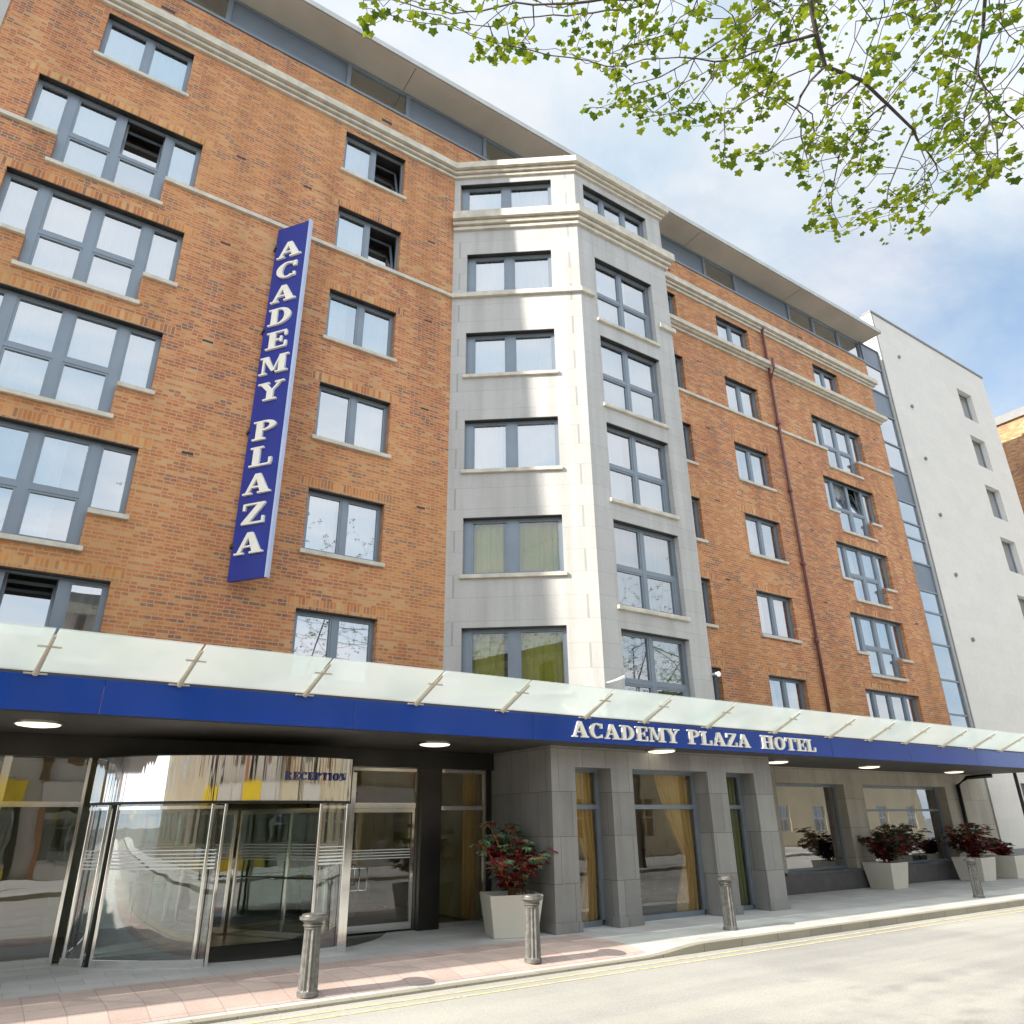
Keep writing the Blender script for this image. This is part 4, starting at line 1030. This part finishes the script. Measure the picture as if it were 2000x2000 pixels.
mb = MB(); mb.box(W, wx0, 33.6, 0, .8, -.03, 0); mb.box(W, 36.6, 37.6, 0, .8, -.03, 0); wbb(mb, 'plinth', 'slab')
mb = MB(); mb.tube([(31.3, 13.6, 0), (31.3, 13.6, 3.9)], .06, 10); mb.cube(31.18, 31.42, 13.5, 13.7, 0, .9)
tag(mb.build('street_post', 'darkframe'), 'tall black post with a base box where the white building begins', 'post')

def block(name, x0, x1, y0, y1, z1, m, label, wx, wz, ww, wh, face='-y', trimtop=True, cols=None):
    t = empty(name, ((x0+x1)/2, (y0+y1)/2, 0), label, 'building'); ox, oy = (x0+x1)/2, (y0+y1)/2
    def add(mb, nm, mt, par=None, **k):
        o = mb.build(nm, mt, **k); o.parent = par or t
        if par is None: o.location = (-ox, -oy, 0)
        return o
    yf, pl = (y0, Pl(0, y0)) if face == '-y' else (y1, Pl(0, y1, -1, 0))
    sg_ = 1 if face == '-y' else -1
    cs = []
    x = x0+wx*.6
    while x+ww < x1-.3: cs.append(x); x += wx
    hl = []
    zz_ = 1.0
    rowsz = []
    while zz_+wh < z1-.6: rowsz.append(zz_); zz_ += wz
    for c in cs:
        for z in rowsz: hl.append((sg_*c if sg_ > 0 else -(c+ww), (c+ww) if sg_ > 0 else -c, z, z+wh))
    lo, hi = (x0, x1) if sg_ > 0 else (-x1, -x0)
    mb = MB(); wall_sheet(mb, pl, lo, hi, 0, z1, hl, .2)
    yo = y1 if face == '-y' else y0
    mb.face([(x0, y0, 0), (x0, y0, z1), (x0, y1, z1), (x0, y1, 0)]); mb.face([(x1, y0, 0), (x1, y1, 0), (x1, y1, z1), (x1, y0, z1)])
    mb.face([(x0, yo, 0), (x1, yo, 0), (x1, yo, z1), (x0, yo, z1)]); add(mb, 'wall', m, recalc=False)
    mb = MB(); mb.cube(x0-.15, x1+.15, y0-.15, y1+.15, z1, z1+.5); add(mb, 'roof', 'slab')
    mb = MB(); mb.box(pl, lo-.1, hi+.1, z1-.5, z1-.01, -.22, 0); add(mb, 'cornice', 'trim')
    for h in hl:
        fb = MB(); a, b, c, d = h
        for u0, u1 in ((a, a+.07), (b-.07, b), ((a+b)/2-.03, (a+b)/2+.03)): fb.box(pl, u0, u1, c, d, .12, .18)
        for q in (c, (c+d)/2-.03, d-.06):
            fb.box(pl, a+.07, (a+b)/2-.03, q, q+.06, .12, .18); fb.box(pl, (a+b)/2+.03, b-.07, q, q+.06, .12, .18)
        fr = add(fb, 'window', 'camw'); g = MB(); g.face([pl.p(a, c, .15), pl.p(b, c, .15), pl.p(b, d, .15), pl.p(a, d, .15)])
        o = g.build('pane', 'glass', fr, recalc=False)
        g = MB(); g.face([pl.p(a, c, .6), pl.p(b, c, .6), pl.p(b, d, .6), pl.p(a, d, .6)]); o = g.build('blind', 'room', fr, recalc=False)
    return t
block('brick_building', 46, 66, 12.6, 26, 23.6, 'brick2', 'buff brick building with pale top trim beyond the white building', 3.2, 3.0, 1.4, 1.7)
block('terrace_building', -42, -16, -20, -9.1, 9.5, 'creamwall', 'cream stucco building across the street behind the camera', 4.2, 3.2, 1.4, 1.9, '+y')
b_corner = block('corner_building', -16, 6, -20, -9.1, 11.5, 'white', 'tall off-white terrace building across the street behind the camera', 4.0, 3.4, 1.3, 2.0, '+y')
b_hall = block('church_hall', 6.01, 34, -22, -9.1, 8.2, 'creamwall', 'cream stucco hall across the street opposite the canopy', 4.6, 3.6, 1.6, 2.2, '+y')
block('shop_building', 34.02, 70, -20, -9.1, 9.0, 'creamwall', 'long cream shop building far down the opposite side of the street', 4.4, 3.3, 1.5, 1.9, '+y')

def frontage(bld, x0, x1, m1, m2, label):
    y = -8.9; bx, by = bld.location.x, bld.location.y; P = Pl(x0-bx, y-by); w = x1-x0
    g = MB(); g.box(P, 0, w, 2.9, 3.7, -.19, .12); t = tag(g.build('shop_front', m1, bld), label)
    for a in (0, w/2-.12, w-.24): g = MB(); g.box(P, a, a+.24, 0, 2.898, -.19, .1); g.build('pilaster', m2, t)
    for a in (.241, w/2+.121): g = MB(); g.face([P.p(a, .5, 0), P.p(a+w/2-.363, .5, 0), P.p(a+w/2-.363, 2.89, 0), P.p(a, 2.89, 0)]); g.build('pane', 'glass', t, recalc=False); g = MB(); g.box(P, a, a+w/2-.363, 0, .495, -.1, .05); g.build('stall_riser', m1, t)
frontage(b_corner, -15.5, -10.2, 'yellowp', 'darkframe', 'yellow and black shop front')
frontage(b_corner, -9.6, -4.6, 'white', 'chrome', 'white and steel shop front')
frontage(b_corner, -4.0, 1.2, 'yellowp', 'darkframe', 'yellow shop front with black pilasters')
frontage(b_corner, 1.8, 5.6, 'white', 'redbrick', 'white shop front with brick pilasters')
frontage(b_hall, 7.0, 12.0, 'creamwall', 'white', 'cream shop front')
frontage(b_hall, 13.0, 19.0, 'white', 'ochre', 'white shop front with ochre pilasters')

for k, (x, c) in enumerate(((-14, 'walnut'), (-11.2, 'trim'), (-8.4, 'darkframe'), (-6, 'ochre'), (-3.4, 'redbrick'), (-1.2, 'darkframe'), (1.6, 'walnut'), (4.4, 'trim'), (5.7, 'darkframe'))):
    g = MB(); w = .35+.25*((k*7) % 3); g.cube(x-b_corner.location.x, x+w-b_corner.location.x, -9.1-b_corner.location.y+.001, -8.8-b_corner.location.y, 3.75, 10.9); g.build('pilaster', c, b_corner)
for k, (x, c) in enumerate(((7.5, 'walnut'), (9.6, 'redbrick'), (12.2, 'trim'), (15.4, 'darkframe'), (19, 'redbrick'), (24, 'walnut'))):
    g = MB(); g.cube(x-b_hall.location.x, x+.5-b_hall.location.x, -9.1-b_hall.location.y+.001, -8.8-b_hall.location.y, 3.75, 7.6); g.build('pilaster', c, b_hall)
# ================================================================ trees
REG = [(690, 60), (740, 85), (800, 90), (850, 55), (890, 90), (930, 125), (1000, 122), (1060, 105), (1120, 100), (1128, 160), (1120, 235), (1200, 252), (1280, 262), (1330, 275), (1385, 285), (1400, 335), (1480, 345), (1560, 325), (1575, 380), (1505, 415), (1560, 455), (1640, 480), (1700, 488), (1775, 488), (1790, 440), (1850, 415), (1900, 380), (1950, 365), (2005, 330)]
def yb(u):
    if u < 690: return -1
    for (a, b), (c, d) in zip(REG, REG[1:]):
        if a <= u <= c and c > a: return b+(d-b)*(u-a)/(c-a)
    return 330
def ok(p, margin=0):
    q = project(p)
    if q is None: return True
    u, v = q
    if -60 < u < 2060 and v > -40 and v < 2060: return u > 700-margin and v < yb(u)+margin
    return True
TB = np.array([9.4, -1.2, -.02])
def grow():
    att = []
    while len(att) < 1000:        # the drooping outer boughs over the street
        u = rng.uniform(690, 2040); v = rng.uniform(-60, 490)
        if v > yb(u)-8: continue
        if math.sin(u*.021+1.3*math.sin(v*.017))+math.sin(v*.043+u*.009)+.8*math.sin(u*.047-v*.031) < -.55: continue
        d = pixray(u, v); t = rng.uniform(7.2, 10.2); p = np.array(d)*t+np.array([0, 0, EYE])
        att.append(p)
    # sparse gaps: drop whole cells
    n = 0
    while n < 1100:              # the rest of the crown
        p = np.array([9.4, 1.0, 9.6])+rng.normal(size=3)*np.array([3.2, 3.0, 1.9])
        if p[2] < 5.6 or p[2] > 14: continue
        if not ok(p, -5): continue
        att.append(p); n += 1
    att = np.array(att)
    nodes = [TB]; par = [-1]
    def add_path(start, pts):
        cur = start
        for p in pts:
            p = np.array(p, float); q = nodes[cur]; k = max(1, int(np.linalg.norm(p-q)/.3))
            for i in range(1, k+1):
                nodes.append(q+(p-q)*i/k+rng.normal(size=3)*.012); par.append(cur); cur = len(nodes)-1
        return cur
    top = add_path(0, [(9.38, -1.15, 2), (9.25, -1.0, 4.0), (9.2, -.8, 5.6)])
    def P(u, v, t): d = pixray(u, v); return np.array(d)*t+np.array([0, 0, EYE])
    hub = add_path(top, [(8.9, -.5, 8.4), (7.6, .8, 10.5)])
    add_path(hub, [(4.9, 1.9, 10.0), P(1570, -60, 8.6), P(1592, 70, 8.5), P(1608, 128, 8.5), P(1680, 165, 8.6), P(1780, 250, 8.8)])
    add_path(hub, [(6.1, .9, 9.6), P(1925, -60, 8.2), P(1925, 60, 8.4), P(1908, 140, 8.6)])
    t3 = add_path(top, [(8.6, .6, 10.2), (5.4, 2.2, 11.8)])
    add_path(top, [(9.9, -.6, 8), (10.6, -.4, 11)]); add_path(top, [(10.6, -2.2, 8), (11.8, -3.4, 9.6)]); add_path(top, [(8.2, -2.4, 8), (7, -3.4, 9.8)])
    N = np.array(nodes); 
    best = np.full(len(att), 1e9); bi = np.zeros(len(att), int); alive = np.ones(len(att), bool)
    def upd(start):
        new = N[start:]
        for k in range(len(new)):
            d = np.linalg.norm(att-new[k], axis=1); m_ = d < best; best[m_] = d[m_]; bi[m_] = start+k
    upd(0); step = .17; nk = {}
    for it in range(240):
        act = alive & (best < 3.2)
        if not act.any(): break
        acc = {}
        for i in np.nonzero(act)[0]:
            v = att[i]-N[bi[i]]; l = np.linalg.norm(v)+1e-9
            acc.setdefault(int(bi[i]), []).append(v/l)
        new = []; np_ = []
        for b, vs_ in acc.items():
            d = np.sum(vs_, axis=0); l = np.linalg.norm(d)
            if l < .2 or nk.get(b, 0) >= 3:
                alive[alive & (bi == b)] = False; continue
            nk[b] = nk.get(b, 0)+1
            p = N[b]+d/l*step+rng.normal(size=3)*.016
            new.append(p); np_.append(b)
        if not new: break
        s0 = len(N); N = np.vstack([N, new]); par.extend(np_); upd(s0)
        alive &= best > .20
        if len(N) > 16000: break
    return N, np.array(par)
N_, par = grow()
nn = len(N_); kids = [[] for _ in range(nn)]
for i in range(1, nn): kids[par[i]].append(i)
rad = np.zeros(nn)
for i in range(nn-1, -1, -1):
    if not kids[i]: rad[i] = .0035
    else: rad[i] = (sum(rad[k]**2.35 for k in kids[i]))**(1/2.35)
rad = np.minimum(rad*1.0, .30)
sc_r = .26/max(rad[0], 1e-6) if rad[0] > .26 else 1
rad = np.where(rad > .012, .012+(rad-.012)*.8, rad)
for i in range(nn):
    if N_[i][2] < 5.4 and abs(N_[i][0]-9.3) < .6: rad[i] = .25-.012*N_[i][2]
tm = MB()
for i in range(1, nn):
    p = par[i]; n = 9 if rad[i] > .05 else (5 if rad[i] > .012 else 3)
    a, b = Vector(N_[p]), Vector(N_[i]); r0 = min(rad[p], rad[i]*1.35); t = (b-a)
    if t.length < 1e-4: continue
    t.normalize(); q = Vector((.31, .77, .55)).cross(t).normalized(); w = t.cross(q); base = len(tm.v); b2 = b+t*rad[i]*.4
    for c, r in ((a, r0), (b2, rad[i])):
        for k in range(n): tm.v.append(tuple(c+q*(r*math.cos(2*math.pi*k/n))+w*(r*math.sin(2*math.pi*k/n))))
    for k in range(n): tm.f.append((base+k, base+(k+1) % n, base+n+(k+1) % n, base+n+k))
lf = MB()
def maple(mb, c, d, up, s):
    d = d.normalized(); sd_ = d.cross(up).normalized(); up = sd_.cross(d)
    prof = [(0, 0), (.46, -.10), (.44, .20), (.66, .46), (.36, .58), (0, .98), (-.36, .58), (-.66, .46), (-.44, .20), (-.46, -.10)]
    i0 = len(mb.v); fold = .18
    mb.v.append(tuple(c+d*(.35*s)))
    for x, y in prof: mb.v.append(tuple(c+d*(y*s)+sd_*(x*s)-up*(abs(x)*fold*s)))
    n = len(prof)
    for k in range(n): mb.f.append((i0, i0+1+k, i0+1+(k+1) % n))
rl = random.Random(5)
for i in range(nn):
    if rad[i] > .0075 or N_[i][2] < 5: continue
    tip = not kids[i]
    cnt = (6 if tip else (1 if rl.random() < .6 else 0))
    inview = project(N_[i])
    for _ in range(cnt):
        a = rl.uniform(0, 6.283); el = rl.uniform(-.7, .5)
        dr = Vector((math.cos(a)*math.cos(el), math.sin(a)*math.cos(el), math.sin(el)))
        c = Vector(N_[i])+dr*rl.uniform(.02, .12)
        s_ = rl.uniform(.04, .08)
        if inview is not None and -30 < inview[0] < 2030 and not ok(tuple(c), 14): continue
        maple(lf, c, Vector((math.cos(a), math.sin(a), rl.uniform(-.7, .0))), Vector((rl.uniform(-.35, .35), rl.uniform(-.35, .35), 1)), s_)
tree = empty('plane_tree', tuple(TB), 'leafy street tree whose boughs hang over the top right of the view', 'tree')
def tb_(mb, nm, m, **k):
    o = mb.build(nm, m, recalc=False, **k); o.parent = tree; o.location = tuple(-TB); return o
tb_(tm, 'trunk', 'bark', smooth=True); tb_(lf, 'crown', 'leaf')
for i, (x, y, rz, lb) in enumerate(((-8.2, -2.9, R(-60), 'leafy street tree behind the camera to the left, by the far kerb'), (25.0, -1.6, R(200), 'leafy street tree by the far kerb down the street to the right'))):
    c = copy_tree(tree); c.location = (x, y, -.02); c.rotation_euler = (0, 0, rz); c['label'] = lb
print('tree nodes', nn, 'leaf faces', len(lf.f))
